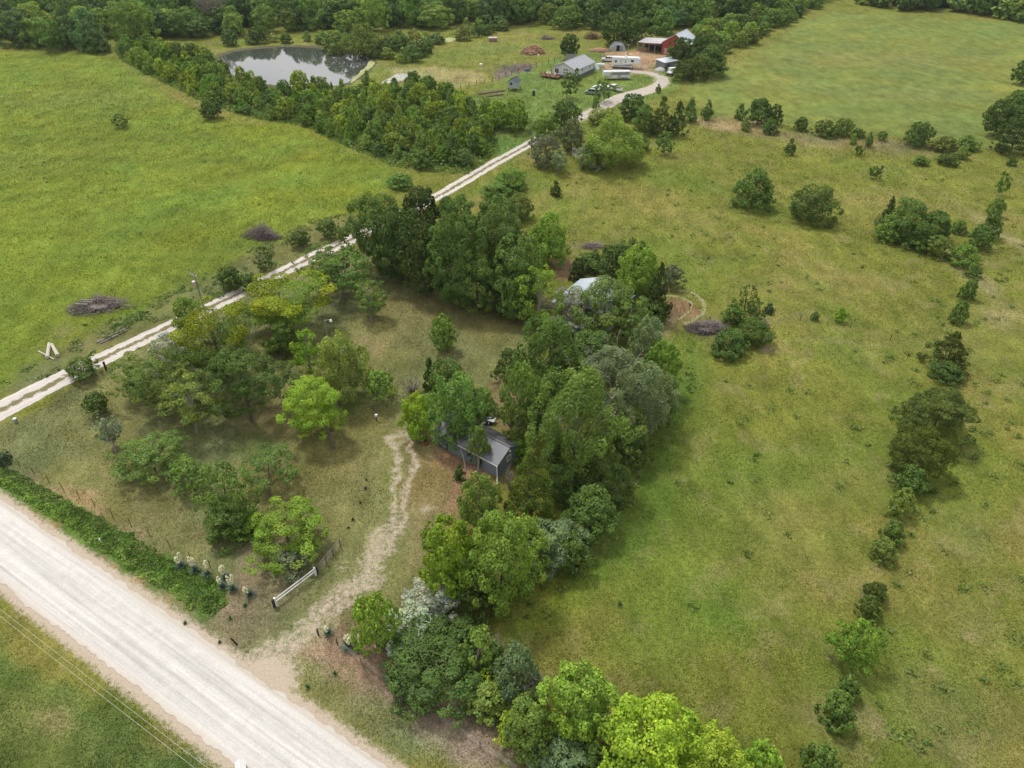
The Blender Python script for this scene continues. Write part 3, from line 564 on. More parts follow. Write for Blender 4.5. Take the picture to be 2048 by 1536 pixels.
# grove in the middle
T('broad', (800, 372, 885, 500), .15, 'dd', 'dark blue-green tree at the rear of the central grove, behind its left end')
T('maple', (693, 384, 815, 530), .2, 'md', 'big rounded green tree at the left end of the central grove, next to the driveway')
T('broad', (862, 388, 960, 505), .15, 'md', 'mid green tree at the back of the central grove, near where the driveway reappears')
T('maple', (940, 392, 1050, 520), .15, 'md', 'leafy tree at the back right of the central grove')
T('maple', (745, 410, 850, 560), .12, 'dk', 'dark tree overhanging the lawn at the left front of the central grove')
T('broad', (800, 440, 890, 590), .1, 'dd', 'very dark tree wedged between lighter maples at the front of the central grove')
T('maple', (850, 425, 975, 610), .08, 'md', 'large leafy maple in the front middle of the central grove')
T('maple', (935, 420, 1065, 590), .1, 'dk', 'tall maple at the centre of the grove with pale upper leaves')
T('maple', (975, 470, 1093, 628), .06, 'md', 'maple at the front right of the central grove, its leaves reaching the lawn')
T('shrub', (1055, 425, 1140, 530), .05, 'br', 'yellowish green bushy tree on the right edge of the central grove')
T('shrub', (1010, 385, 1070, 440), .02, 'olv', 'low olive tree behind the right end of the central grove', name='shrub', cat='shrub')
T('open', (1030, 528, 1128, 660), .15, 'br', 'light green loose tree left of the blue metal roofed barn')
# around the metal roofed barn
T('shrub', (1183, 485, 1270, 560), .05, 'dk', 'dark round tree behind the blue metal roofed barn')
T('broad', (1225, 478, 1310, 560), .2, 'dk', 'dark tree at the far right back of the blue metal roofed barn')
T('maple', (1228, 490, 1322, 602), .12, 'br', 'bright leafy maple standing over the right end of the barn')
T('cedar', (1288, 520, 1345, 640), .03, 'dd', 'dark evergreen beside the mown ring of grass')
T('cedarb', (1318, 527, 1370, 575), .15, 'gced', 'small greyish evergreen leaning out to the pasture beside the mown ring')
T('willow', (1134, 548, 1284, 670), .15, (.095, .13, .05), 'broad feathery grey-green tree in front of the barn')
T('wisp', (1215, 590, 1305, 690), .15, (.07, .12, .035), 'feathery tree hanging over the right front corner of the barn')
T('silver', (1092, 575, 1200, 665), .1, (.15, .17, .13), 'grey-leaved olive tree in front of the barn roof')
T('silver', (1120, 622, 1190, 668), .1, 'sil', 'pale silver olive bush at the foot of the barn')
T('silver', (1085, 630, 1125, 665), .1, 'sil', 'small pale silver bush left of the silver olive at the barn', name='shrub', cat='shrub')
T('shrub', (1138, 515, 1172, 560), .0, 'dd', 'dark small bush behind the barn beside the lumber frame', name='shrub', cat='shrub')
T('poplar', (1262, 632, 1330, 740), .1, (.11, .14, .06), 'pale wind-blown poplar between barn and mown ring')
# shelter belt
T('shrub', (990, 692, 1056, 765), .03, 'blu', 'blue-green rounded bush on the left edge of the shelter belt', name='shrub', cat='shrub')
T('poplar', (1040, 630, 1160, 790), .15, (.060, .10, .028), 'tall dark poplar at the upper left of the shelter belt')
T('shrub', (1130, 655, 1250, 745), .05, (.045, .09, .022), 'low dark green tree behind the tall poplars of the shelter belt')
T('poplar', (1000, 722, 1080, 870), .15, (.075, .125, .035), 'slender pale-trunked poplar on the left side of the shelter belt', base=(1040, 905))
T('maple', (1285, 678, 1362, 795), .03, (.07, .15, .018), 'bright green rounded tree on the right flank of the shelter belt, by the pasture')
T('poplar', (1160, 690, 1290, 830), .2, (.10, .12, .06), 'greyish poplar with dead top branches in the middle of the shelter belt', dead=12)
T('poplar', (1215, 720, 1345, 880), .2, (.085, .105, .045), 'grey-green poplar on the right of the shelter belt')
T('poplar', (1070, 730, 1235, 950), .35, (.066, .105, .036), 'largest cottonwood of the shelter belt with its pale trunk in view', base=(1152, 968), dead=4)
T('poplar', (1185, 800, 1310, 915), .15, (.07, .10, .035), 'cottonwood low on the right side of the shelter belt')
T('wisp', (1005, 805, 1062, 905), .15, (.075, .11, .035), 'thin sparse tree with a pale stem right of the dark shed')
T('broad', (1090, 860, 1170, 960), .05, 'dk', 'dark tree under the big cottonwood')
T('cedar', (985, 885, 1135, 1075), .0, (.055, .080, .010), 'big olive-coloured cedar just below the dark shed')
T('shrub', (1160, 900, 1268, 1010), .0, 'blu', 'dark bush at the pasture edge under the cottonwood', name='shrub', cat='shrub')
T('shrub', (1120, 965, 1245, 1085), .0, (.045, .10, .028), 'wide dark green bush right of the big olive cedar', name='shrub', cat='shrub')
T('poplar', (915, 945, 1005, 1075), .08, (.085, .125, .05), 'wind-swept light grey-green poplar below the dark shed')
T('broad', (1040, 1030, 1165, 1145), .03, (.085, .13, .055), 'grey-green tree below the big olive cedar')
T('maple', (838, 1035, 955, 1195), .03, (.07, .155, .012), 'bright green maple left of the pair beside the yard track')
T('maple', (925, 1020, 1092, 1215), .03, (.10, .165, .022), 'large yellowish maple right of the pair beside the yard track')
T('shrub', (900, 1130, 1000, 1230), .0, 'dk', 'dark bush under the front of the maple pair', name='shrub', cat='shrub')
T('broad', (1090, 695, 1180, 800), .1, (.050, .09, .028), 'dark green tree between the tall dark poplar and the largest cottonwood')
T('poplar', (1285, 745, 1362, 850), .05, (.07, .105, .03), 'grey-green tree below the bright rounded one on the right flank of the belt')
T('broad', (1225, 850, 1300, 935), .05, (.045, .085, .025), 'dark tree on the right flank of the belt above the pasture-edge bushes')
T('shrub', (1085, 920, 1165, 1010), .0, (.05, .09, .025), 'dark bush between the olive cedar and the cottonwood trunk', name='shrub', cat='shrub')
T('shrub', (985, 1035, 1070, 1100), .0, (.06, .11, .025), 'mid green bush between the olive cedar and the large yellowish maple', name='shrub', cat='shrub')
T('broad', (1105, 1070, 1175, 1150), .0, (.06, .105, .03), 'bush at the pasture edge beside the grey-green tree', name='shrub', cat='shrub')
T('poplar', (1045, 760, 1110, 860), .1, (.065, .105, .035), 'slim poplar between the slender pale trunk and the cottonwood')
T('maple', (905, 500, 1000, 625), .05, (.055, .11, .024), 'maple filling the front of the grove left of its right end')
T('maple', (1000, 545, 1065, 645), .05, (.06, .115, .024), 'smaller maple at the grove front beside the light loose tree')
T('shrub', (1150, 500, 1215, 545), .0, (.05, .09, .025), 'low bush behind the barn below the flat brush heap', name='shrub', cat='shrub')
T('shrub', (1290, 600, 1335, 650), .0, (.045, .085, .022), 'low bush between barn and mown ring', name='shrub', cat='shrub')
T('shrub', (955, 1280, 1020, 1350), .0, (.05, .09, .03), 'dark bush behind the slim pale tree in the roadside thicket', name='shrub', cat='shrub')
T('shrub', (1160, 1480, 1230, 1560), .0, (.06, .10, .03), 'dark bush under the brightest yellow maple', name='shrub', cat='shrub')
# lower thicket by the road
T('silver', (808, 1155, 918, 1238), .15, (.21, .24, .18), 'pale silver olive tree just below the bright maple pair')
T('silver', (762, 1203, 880, 1300), .1, (.22, .26, .19), 'silver olive bush beside the bright little tree near the drive mouth')
T('maple', (703, 1183, 790, 1305), .05, 'br', 'bright green young tree beside the flowering yuccas at the drive mouth')
T('shrub', (880, 1225, 965, 1300), .0, 'blu', 'dark bush behind the silver olive bushes', name='shrub', cat='shrub')
T('maple', (770, 1262, 965, 1412), .0, (.040, .085, .025), 'large dark green bush at the corner of the brown mown strip', name='shrub', cat='shrub')
T('shrub', (765, 1333, 805, 1370), .0, 'gg', 'light tuft of leaves on the left edge of the large dark bush', name='shrub', cat='shrub')
T('open', (922, 1248, 990, 1345), .05, (.12, .19, .035), 'slim pale green tree between the dark bush and the pasture')
T('shrub', (980, 1285, 1085, 1405), .0, 'gg', 'grey-green bush in the middle of the roadside thicket', name='shrub', cat='shrub')
T('open', (955, 1335, 1010, 1390), .05, 'lime', 'small yellow-green sapling standing out of the roadside thicket')
T('shrub', (925, 1355, 1020, 1445), .0, (.10, .15, .05), 'pale loose bush by the fence below the dark bush', name='shrub', cat='shrub')
T('maple', (1078, 1322, 1238, 1490), .05, (.135, .205, .025), 'bright yellow-green maple at the bottom of the roadside thicket')
T('shrub', (1000, 1385, 1110, 1510), .0, (.085, .13, .05), 'grey-green bush left of the bright bottom maple', name='shrub', cat='shrub')
T('open', (988, 1425, 1045, 1495), .0, 'lime', 'thin yellowish bush nearest the wire fence at the bottom', name='shrub', cat='shrub')
T('shrub', (1060, 1455, 1205, 1580), .0, 'gg', 'grey-green bush at the bottom edge between two bright maples', name='shrub', cat='shrub')
T('maple', (1195, 1385, 1395, 1600), .05, (.16, .235, .02), 'brightest yellow maple at the bottom edge')
T('maple', (1350, 1455, 1500, 1610), .02, (.165, .235, .022), 'lower yellow-green maple right of the brightest one')
T('maple', (1480, 1482, 1560, 1590), .0, (.15, .25, .03), 'small yellow-green bush at the far right of the bottom maples', name='shrub', cat='shrub')
# by the dark shed
T('cedar', (842, 700, 878, 800), .0, 'dk', 'thin dark upright juniper left of the tree behind the shed')
T('broad', (855, 715, 935, 820), .1, (.045, .105, .022), 'green round tree behind the left end of the shed')
T('poplar', (860, 742, 974, 886), .15, (.07, .13, .035), 'light wind-blown tree leaning over the shed roof')
T('maple', (800, 783, 872, 880), .08, (.10, .20, .012), 'bright yellow-green tree above the picnic table')
T('shrub', (930, 775, 992, 830), .1, (.05, .13, .02), 'bright green round bush behind the shed roof', name='shrub', cat='shrub')
T('open', (885, 840, 942, 898), .5, (.06, .10, .03), 'small tree with a crooked trunk in front of the shed wall', base=(932, 940))
T('poplar', (938, 835, 978, 945), .05, (.065, .115, .04), 'slender upright tree in front of the shed roof', base=(955, 948))
T('sap', (906, 922, 932, 962), .0, 'dk', 'small dark bush at the foot of the crooked tree', name='shrub', cat='shrub')
T('shrub', (1010, 870, 1060, 920), .0, 'br', 'light green weeds growing against the shed gable', name='shrub', cat='shrub')
# the yard left of the track
T('silver', (300, 662, 376, 732), .4, (.19, .22, .17), 'silver-leaved tree with a dark bent trunk beside the driveway', base=(372, 738), bark=BARK)
T('wisp', (222, 708, 335, 800), .1, (.085, .125, .05), 'feathery grey-green tree left of the wispy one on the lawn')
T('wisp', (318, 742, 440, 862), .25, (.095, .13, .05), 'wide wispy tree with tangled bare stems on the lawn', base=(395, 865))
T('wisp', (262, 715, 385, 835), .15, (.075, .115, .045), 'grey-green tree between the two feathery trees of the lawn')
T('gold', (350, 598, 505, 765), .1, (.060, .105, .016), 'large tree with orange-tinged top beside the driveway', seed=2)
T('airy', (405, 690, 570, 840), .2, (.045, .078, .026), 'dark oak-like tree with a black trunk on the lawn', base=(503, 843))
T('gold', (473, 548, 652, 668), .25, (.070, .130, .012), 'broad tree with golden yellow top by the driveway', seed=0)
T('shrub', (528, 640, 605, 712), .05, (.05, .10, .014), 'green tree under the golden topped one')
T('open', (580, 655, 648, 755), .1, (.11, .19, .016), 'yellow-green loose tree right of the orange tinged tree')
T('willow', (628, 658, 738, 790), .35, (.13, .18, .06), 'tall pale feathery tree in front of the yard light', base=(680, 825))
T('maple', (563, 752, 687, 872), .35, (.145, .215, .02), 'lime green tree with a leaning trunk in the middle of the yard', base=(668, 899))
T('maple', (733, 738, 782, 798), .55, (.13, .215, .04), 'small lime green tree left of the yard track', base=(752, 835))
T('open', (768, 768, 792, 792), .3, 'lime', 'tiny lime sapling right of the small lime tree', name='sapling')
T('wisp', (602, 490, 700, 572), .3, (.065, .11, .03), 'open-crowned tree partly covering the driveway')
T('wisp', (640, 500, 750, 590), .45, (.060, .11, .022), 'spreading open-crowned tree with a short dark trunk on the lawn', base=(680, 600))
T('wisp', (706, 563, 776, 635), .25, (.085, .125, .04), 'thin grey-green tree alone on the lawn below the grove', base=(743, 645))
T('airy', (228, 862, 372, 965), .1, (.065, .115, .025), 'leafy spreading tree with a bent trunk near the T-post fence')
T('airy', (340, 912, 420, 990), .1, (.075, .13, .035), 'grey-green tree touching the spreading tree near the T-post fence')
T('airy', (395, 915, 510, 1050), .1, (.070, .125, .035), 'tall green bush in the middle of the lower yard thicket')
T('shrub', (405, 990, 510, 1085), .0, (.05, .10, .03), 'dark rounded bush below the tall green bush', name='shrub', cat='shrub')
T('open', (485, 888, 592, 965), .9, (.065, .11, .035), 'small open tree with a forked trunk in the lower yard', base=(541, 993), bark=BARK)
T('airy', (488, 1000, 652, 1120), .2, (.080, .155, .014), 'bright green tree beside the white board fence')
T('open', (455, 1030, 530, 1085), .0, (.09, .17, .02), 'yellowish green low branches left of the bright tree near the board fence', name='shrub', cat='shrub')
T('open', (538, 1090, 618, 1155), .0, (.11, .125, .07), 'dry grey-green bush under the bright tree near the board fence', name='shrub', cat='shrub')
T('wisp', (192, 828, 242, 892), .3, (.12, .15, .085), 'thin pale grey-green tree left of the spreading tree', base=(232, 905))
T('maple', (168, 782, 214, 828), .3, (.055, .085, .025), 'small dark green tree near the driveway entrance', base=(205, 838))
T('broad', (131, 713, 192, 755), .45, (.045, .085, .03), 'small dark tree at the edge of the driveway', base=(170, 769))
T('maple', (860, 628, 912, 700), .1, (.07, .135, .022), 'young leafy tree alone on the lawn above the shed')
T('broad', (434, 530, 482, 580), .05, (.045, .08, .032), 'round dark shrub between the utility pole and the driveway', name='shrub', cat='shrub')
T('broad', (479, 545, 520, 582), .05, (.045, .085, .028), 'round shrub right beside the one next to the utility pole', name='shrub', cat='shrub')
T('open', (505, 493, 545, 540), .1, (.04, .08, .028), 'dark thin tree below the second brush pile')
T('broad', (578, 460, 619, 492), .35, (.045, .085, .028), 'small tree by the driveway right of the second brush pile', base=(599, 503))
T('broad', (638, 438, 676, 474), .3, (.05, .09, .03), 'small tree beside the driveway left of the central grove', base=(655, 484))
T('shrub', (-12, 902, 21, 930), .0, (.03, .06, .03), 'dark bush cut by the left edge of the frame at the fence end', name='shrub', cat='shrub')
T('shrub', (340, 592, 400, 650), .0, (.09, .15, .02), 'light green weedy bush at the foot of the utility pole', name='shrub', cat='shrub')
# driveway, upper
T('shrub', (985, 335, 1057, 382), .0, (.08, .145, .022), 'yellow-green bush right of the driveway above the central grove', name='shrub', cat='shrub')
T('shrub', (960, 362, 1025, 398), .0, (.06, .115, .022), 'green bush touching the back of the central grove', name='shrub', cat='shrub')
T('shrub', (772, 345, 830, 378), .0, (.07, .12, .022), 'low dark bush at the corner of the bright hay field', name='shrub', cat='shrub')
T('willow', (1162, 232, 1287, 328), .1, (.11, .165, .025), 'large yellow-green willow near the hidden pool')
T('willow', (1155, 276, 1207, 337), .05, (.13, .17, .08), 'pale sage-coloured willow in front of the large willow')
T('silver', (1056, 268, 1128, 332), .05, (.08, .09, .045), 'brownish thin tree by the roadside utility pole')
T('shrub', (1118, 238, 1170, 300), .05, (.085, .11, .045), 'dull green tree between the brownish tree and the willow')
T('wisp', (1100, 300, 1135, 348), .05, (.10, .14, .06), 'pale thin bush in front of the brownish tree', name='shrub', cat='shrub')
T('broad', (1100, 200, 1160, 262), .08, (.042, .085, .024), 'dark round tree on the farm lawn below the house')
T('broad', (1062, 228, 1118, 280), .05, (.065, .125, .018), 'bright bushy tree left of the dark round lawn tree')
T('shrub', (1175, 212, 1240, 250), .02, (.10, .135, .05), 'light tree top where the drive bends to the farm')
T('sap', (1100, 357, 1124, 394), .0, 'dd', 'dark upright shrub alone in the pasture above the central grove', name='shrub', cat='shrub')
T('open', (1314, 262, 1348, 308), .1, (.06, .11, .03), 'small leafy tree in the pasture right of the willow')
T('broad', (1238, 186, 1292, 238), .05, (.045, .085, .022), 'dark leafy tree by the lane bend')
T('shrub', (1262, 210, 1318, 268), .0, (.065, .11, .028), 'mid green bush behind the large willow')
T('cedar', (1296, 192, 1352, 272), .0, (.06, .08, .02), 'tall olive cedar in the clump right of the willow')
T('cedar', (1335, 200, 1378, 272), .0, (.05, .07, .025), 'dark cedar on the right of the clump near the willow')
T('sap', (1360, 198, 1402, 245), .0, (.06, .10, .03), 'pointed young tree at the right end of the clump near the willow')
T('sap', (1400, 200, 1432, 240), .0, (.06, .10, .028), 'pointed young tree beside the dry grass of the far fence line')
T('shrub', (1250, 262, 1300, 300), .0, (.05, .095, .028), 'low bush under the clump right of the willow', name='shrub', cat='shrub')
T('maple', (972, 203, 1020, 258), .0, (.075, .155, .015), 'bright green tree left of two below the stilted playhouse')
T('maple', (1005, 198, 1058, 262), .0, (.065, .145, .015), 'bright green tree right of two below the stilted playhouse')
# farmstead trees
T('broad', (1121, 67, 1158, 114), .15, (.035, .07, .022), 'dark tree behind the grey roofed house')
T('open', (1122, 145, 1156, 190), .3, (.055, .10, .028), 'small tree in front of the house gable', base=(1133, 197))
T('sap', (1142, 138, 1164, 170), .0, (.035, .075, .03), 'dark small tree at the front corner of the house')
T('open', (1190, 157, 1228, 198), .3, (.06, .105, .03), 'small tree growing in front of the parked cars', base=(1208, 207))
T('sap', (1182, 190, 1201, 215), .05, (.07, .12, .03), 'little sapling on the farm lawn below the cars', name='sapling')
T('sap', (1311, 168, 1323, 186), .0, (.05, .09, .03), 'little dark sapling on the inside of the lane loop', name='sapling')
T('broad', (1338, 74, 1386, 128), .08, (.03, .07, .02), 'dark tree in front of the red barn')
T('broad', (1375, 70, 1432, 135), .05, (.04, .075, .025), 'dark tree right of the red barn')
T('shrub', (1385, 92, 1458, 150), .02, (.045, .085, .02), 'broad green tree at the corner of the far field')
T('cedarb', (1343, 118, 1395, 162), .0, (.055, .075, .022), 'olive cedar left of the pair by the small metal roofed shed')
T('cedarb', (1370, 110, 1418, 160), .0, (.06, .08, .022), 'olive cedar right of the pair by the small metal roofed shed')
T('maple', (1200, 26, 1258, 88), .05, (.04, .08, .022), 'big dark tree left of two behind the arched shed')
T('maple', (1243, 33, 1298, 86), .05, (.038, .08, .02), 'big dark tree right of two behind the arched shed')
# far fence line and scattered shrubs in the pasture
for kd, bx_, cl, lb in [
    ('sap', (1468, 208, 1496, 240), (.06, .10, .03), 'pointed shrub at the left end of the dark clump on the far fence line'),
    ('broad', (1494, 196, 1545, 246), (.045, .08, .024), 'large dark tree in the clump on the far fence line'),
    ('cedarb', (1535, 208, 1567, 250), (.045, .065, .022), 'dark cedar at the right of the clump on the far fence line'),
    ('sap', (1482, 230, 1504, 263), (.065, .12, .025), 'green shrub standing in front of the far fence clump'),
    ('shrub', (1525, 238, 1557, 268), (.06, .10, .028), 'round shrub in front of the far fence clump'),
    ('shrub', (1589, 232, 1618, 261), (.05, .09, .022), 'lone shrub on the far fence line right of the clump'),
    ('cedarb', (1628, 240, 1676, 273), (.055, .085, .025), 'olive bush left of two mid way along the far fence line'),
    ('poplar', (1668, 236, 1706, 272), (.07, .10, .04), 'paler bush right of two mid way along the far fence line'),
    ('shrub', (1703, 255, 1730, 276), (.06, .10, .03), 'low bush by the two mid fence bushes'),
    ('sap', (1698, 265, 1718, 289), (.08, .15, .02), 'small bright shrub in front of the mid fence bushes'),
    ('sap', (1729, 265, 1749, 294), (.05, .09, .03), 'small dark shrub in front of the mid fence bushes'),
    ('open', (1710, 286, 1731, 310), (.055, .10, .03), 'small leaning shrub in front of the mid fence bushes'),
    ('open', (1755, 262, 1778, 280), (.05, .09, .03), 'tiny bush right of the mid fence bushes'),
    ('poplar', (1815, 243, 1864, 292), (.055, .085, .03), 'tall oval tree on the far fence line toward the right'),
    ('cedarb', (1864, 272, 1915, 303), (.07, .09, .025), 'olive rounded bush right of the tall oval tree'),
    ('shrub', (1912, 270, 1958, 301), (.075, .125, .022), 'green bush beside the olive one on the far fence line'),
    ('shrub', (1912, 292, 1940, 318), (.11, .14, .05), 'pale bush in front of the right fence line bushes'),
    ('shrub', (1877, 306, 1918, 331), (.045, .075, .03), 'dark low bush in front of the right fence line bushes'),
    ('shrub', (1828, 311, 1858, 331), (.06, .11, .025), 'low round bush in front of the tall oval tree'),
    ('sap', (1569, 278, 1594, 311), (.035, .075, .03), 'dark upright shrub alone in the upper pasture'),
    ('open', (1742, 327, 1766, 356), (.045, .08, .03), 'small leaning shrub alone in the right pasture'),
    ('broad', (1972, 198, 2030, 268), (.045, .075, .03), 'big dark tree left of three at the right edge'),
    ('shrub', (2000, 180, 2075, 250), (.055, .11, .02), 'big green tree cut by the right edge'),
    ('cedarb', (1998, 235, 2070, 308), (.04, .06, .02), 'dark cedar lowest of three at the right edge'),
    ('broad', (2030, 118, 2075, 166), (.04, .08, .02), 'dark tree cut by the right edge of the far field'),
    ('shrub', (1468, 337, 1553, 417), (.045, .10, .018), 'large round leafy tree left of two alone in the pasture'),
    ('shrub', (1582, 363, 1678, 447), (.040, .082, .022), 'large round dark tree right of two alone in the pasture'),
    ('cedar', (1765, 392, 1795, 445), (.035, .075, .025), 'thin dark evergreen on top of the bushy pasture clump'),
    ('shrub', (1768, 396, 1868, 485), (.06, .11, .02), 'largest bush in the pasture clump near the right fence'),
    ('shrub', (1752, 435, 1800, 484), (.075, .14, .022), 'bright bush on the left end of the pasture clump'),
    ('shrub', (1835, 420, 1908, 482), (.05, .10, .02), 'bush on the right end of the pasture clump'),
    ('shrub', (1808, 455, 1866, 500), (.045, .095, .025), 'bush at the lower front of the pasture clump'),
    ('cedarb', (1852, 468, 1905, 516), (.075, .115, .028), 'yellowish pointed bush joining the pasture clump to the fence row'),
    ('shrub', (1900, 488, 1962, 532), (.065, .13, .02), 'bright low bush where the clump meets the fence row'),
    ('shrub', (1905, 440, 1935, 468), (.08, .12, .025), 'faint low bush right of the pasture clump'),
    ('cedarb', (1936, 448, 1988, 500), (.06, .10, .028), 'rounded bush in the fence row right of the pasture clump'),
    ('shrub', (1962, 420, 2005, 478), (.05, .09, .03), 'dark bush in the upper fence row'),
    ('poplar', (1980, 395, 2008, 435), (.07, .11, .03), 'pale bush in the upper fence row'),
    ('open', (1996, 340, 2020, 388), (.065, .12, .025), 'thin bush high up the right fence row'),
    ('sap', (2016, 307, 2036, 332), (.045, .085, .03), 'small round shrub at the top of the right fence row'),
    ('shrub', (1934, 528, 1962, 556), (.05, .10, .02), 'small bush in the fence row below the clump'),
    ('shrub', (1925, 552, 1955, 600), (.055, .10, .025), 'upright bush pair in the fence row below the clump'),
    ('shrub', (1902, 600, 1940, 648), (.050, .095, .022), 'bush in the fence row above the dark spiky cedar'),
    ('shrub', (1672, 614, 1692, 646), (.10, .18, .015), 'yellow-green shrub on the cross fence in the pasture'),
    ('sap', (1622, 618, 1642, 642), (.055, .10, .025), 'small bush on the cross fence left of the yellow-green shrub'),
    ('cedar', (1852, 655, 1950, 745), (.035, .052, .008), 'dark spiky cedar in the right fence row'),
    ('shrub', (1862, 722, 1932, 762), (.04, .075, .02), 'low leafy bush under the dark spiky cedar'),
    ('cedarb', (1810, 765, 1952, 885), (.060, .085, .030), 'largest grey-green cedar in the right fence row'),
    ('cedarb', (1780, 845, 1912, 965), (.050, .070, .008), 'olive-dark cedar below the largest grey one'),
    ('shrub', (1792, 925, 1858, 990), (.05, .11, .03), 'leafy green bush under the olive-dark cedar'),
    ('shrub', (1780, 973, 1832, 1036), (.105, .14, .045), 'pale yellowish bush in the right fence row'),
    ('shrub', (1765, 1038, 1812, 1088), (.065, .115, .03), 'green bush upper of two in the lower fence row'),
    ('shrub', (1743, 1072, 1796, 1125), (.09, .13, .045), 'pale bush lower of two in the lower fence row'),
    ('cedarb', (1730, 1160, 1775, 1205), (.045, .065, .01), 'small dark cedar upper of two in the lower fence row'),
    ('cedarb', (1718, 1188, 1764, 1240), (.06, .085, .015), 'small olive cedar lower of two in the lower fence row'),
    ('airy', (1670, 1232, 1766, 1338), (.075, .16, .018), 'feathery bright green tree in the lower right fence row'),
    ('shrub', (1678, 1348, 1722, 1400), (.06, .10, .04), 'small grey-green bush behind the lowest round bush'),
    ('shrub', (1643, 1378, 1712, 1458), (.075, .125, .035), 'round bush lowest in the right fence row'),
    ('shrub', (1605, 1480, 1680, 1560), (.07, .11, .04), 'faint leafy bush at the bottom edge under the fence row'),
    ('pine', (1465, 568, 1522, 625), (.045, .070, .028), 'dark pine-like bush above the purple brush pile'),
    ('shrub', (1442, 605, 1492, 650), (.055, .115, .02), 'green bush directly right of the purple brush pile'),
    ('pine', (1495, 600, 1532, 645), (.045, .075, .03), 'small pine-like bush right of the tall one above the brush pile'),
    ('shrub', (1530, 604, 1549, 628), (.05, .08, .035), 'tiny bush at the right end of the brush clump'),
    ('shrub', (1420, 655, 1502, 714), (.045, .085, .022), 'large dark bush below the purple brush pile'),
    ('shrub', (1472, 632, 1546, 692), (.05, .095, .022), 'large bush at the lower right of the brush clump'),
    ('broad', (398, 197, 441, 235), (.045, .085, .024), 'round dark tree at the field corner below the big pond'),
    ('open', (222, 227, 258, 254), (.05, .10, .022), 'lone small tree in the left hay field'),
    ('willow', (690, 50, 765, 112), (.085, .12, .045), 'pale willow at the right end of the big pond'),
    ('shrub', (640, 60, 700, 105), (.09, .12, .045), 'pale bushes behind the big pond'),
]:
    T(kd, bx_, .12 if kd in ('open', 'broad') else 0, cl, lb, name='tree' if (bx_[2] - bx_[0]) > 45 or kd in ('cedar', 'poplar') else 'shrub', cat='tree' if (bx_[2] - bx_[0]) > 45 or kd in ('cedar', 'poplar') else 'shrub')

# ---- counted by hundreds: the young thicket, the trees of the far wood
def scatter(polys, sp, g, holes=()):
    out = []
    for px in polys:
        P = GA(px); x0, y0 = P.min(0); x1, y1 = P.max(0); xs = np.arange(x0, x1, sp); ys = np.arange(y0, y1, sp * .9)
        X, Y = np.meshgrid(xs, ys); X = X + (np.arange(len(ys)) % 2)[:, None] * sp * .5; X = X.ravel() + g.uniform(-.38, .38, X.size) * sp; Y = Y.ravel() + g.uniform(-.38, .38, Y.size) * sp
        m = sdpoly(X, Y, P) > 0
        for h in holes: m &= sdpoly(X, Y, GA(h)) < 1
        out += list(zip(X[m], Y[m]))
    return out
gs = np.random.default_rng(3)
def mass(name, label, group, pts, kinds, cols, rr, hr, cat='tree', limit=300, stuffname=None, lab2=None):
    pts = sorted(pts, key=lambda p: math.hypot(p[0], p[1]))
    vis = []
    for (x, y) in pts:
        r = gs.uniform(*rr); h = gs.uniform(*hr) * (r / np.mean(rr)) ** .5; k = kinds[gs.integers(len(kinds))]; c = 1.08 * FB * np.array(cols[gs.integers(len(cols))]) * gs.uniform(.85, 1.3) * np.array([gs.uniform(1.04, 1.22), 1, gs.uniform(.6, .85)])
        vis.append((x, y, r, h, k, c, int(gs.integers(3))))
    for x, y, r, h, k, c, s in vis[:limit]:
        dep = y * CT + CAM_H * ST; me, C = crown_mesh(k, pick_lod(r, dep), s); o = link(name, me, None, None, (x, y, h * .5 - .1)); o.scale = (r, r, h * .5); o.rotation_euler = (0, 0, gs.uniform(0, 6.28)); o.color = (*c, 1)
        tag(o, label, cat, group)
    rest = vis[limit:]
    if rest:
        Vs, Fs, Cs = [], [], []; nv = 0; cache = {}
        for x, y, r, h, k, c, s in rest:
            if (k, s) not in cache: cache[(k, s)] = crown_arrays(k, .21, s)[:3]
            V, F, cc = cache[(k, s)]; a = gs.uniform(0, 6.28); ca, sa = math.cos(a), math.sin(a)
            W = np.stack([(V[:, 0] * ca - V[:, 1] * sa) * r + x, (V[:, 0] * sa + V[:, 1] * ca) * r + y, V[:, 2] * h * .5 + h * .5 - .1], 1)
            Vs.append(W); Fs.append(F + nv); Cs.append(cc * c); nv += len(V)
        me = npmesh(stuffname, np.concatenate(Vs), np.concatenate(Fs), np.concatenate(Cs)); o = link(stuffname, me, LEAF); o.color = (1, 1, 1, 1); tag(o, lab2, 'wood', kind='stuff')
# young thicket between hay field, big pond and driveway
YC = [(.075, .125, .03), (.055, .10, .024), (.085, .135, .03), (.05, .09, .028), (.10, .15, .022), (.06, .12, .02)]
th = scatter([[(640, 200), (720, 180), (850, 178), (905, 200), (985, 240), (985, 300), (930, 345), (860, 338), (790, 325), (700, 292), (600, 250)]], 4.5, gs)
th += scatter([[(232, 100), (300, 95), (400, 105), (440, 140), (480, 165), (560, 178), (660, 182), (640, 215), (610, 250), (520, 236), (420, 208), (330, 165), (250, 122)]], 5.0, gs, [[(470, 172), (640, 188), (600, 196), (470, 184)]])
mass('young_tree', 'young green tree in the thicket between hay field, big pond and driveway', 'young trees of the thicket', th, ['sap', 'sap', 'sap', 'maple', 'broad', 'shrub'], YC, (1.3, 2.8), (3.4, 6.4))
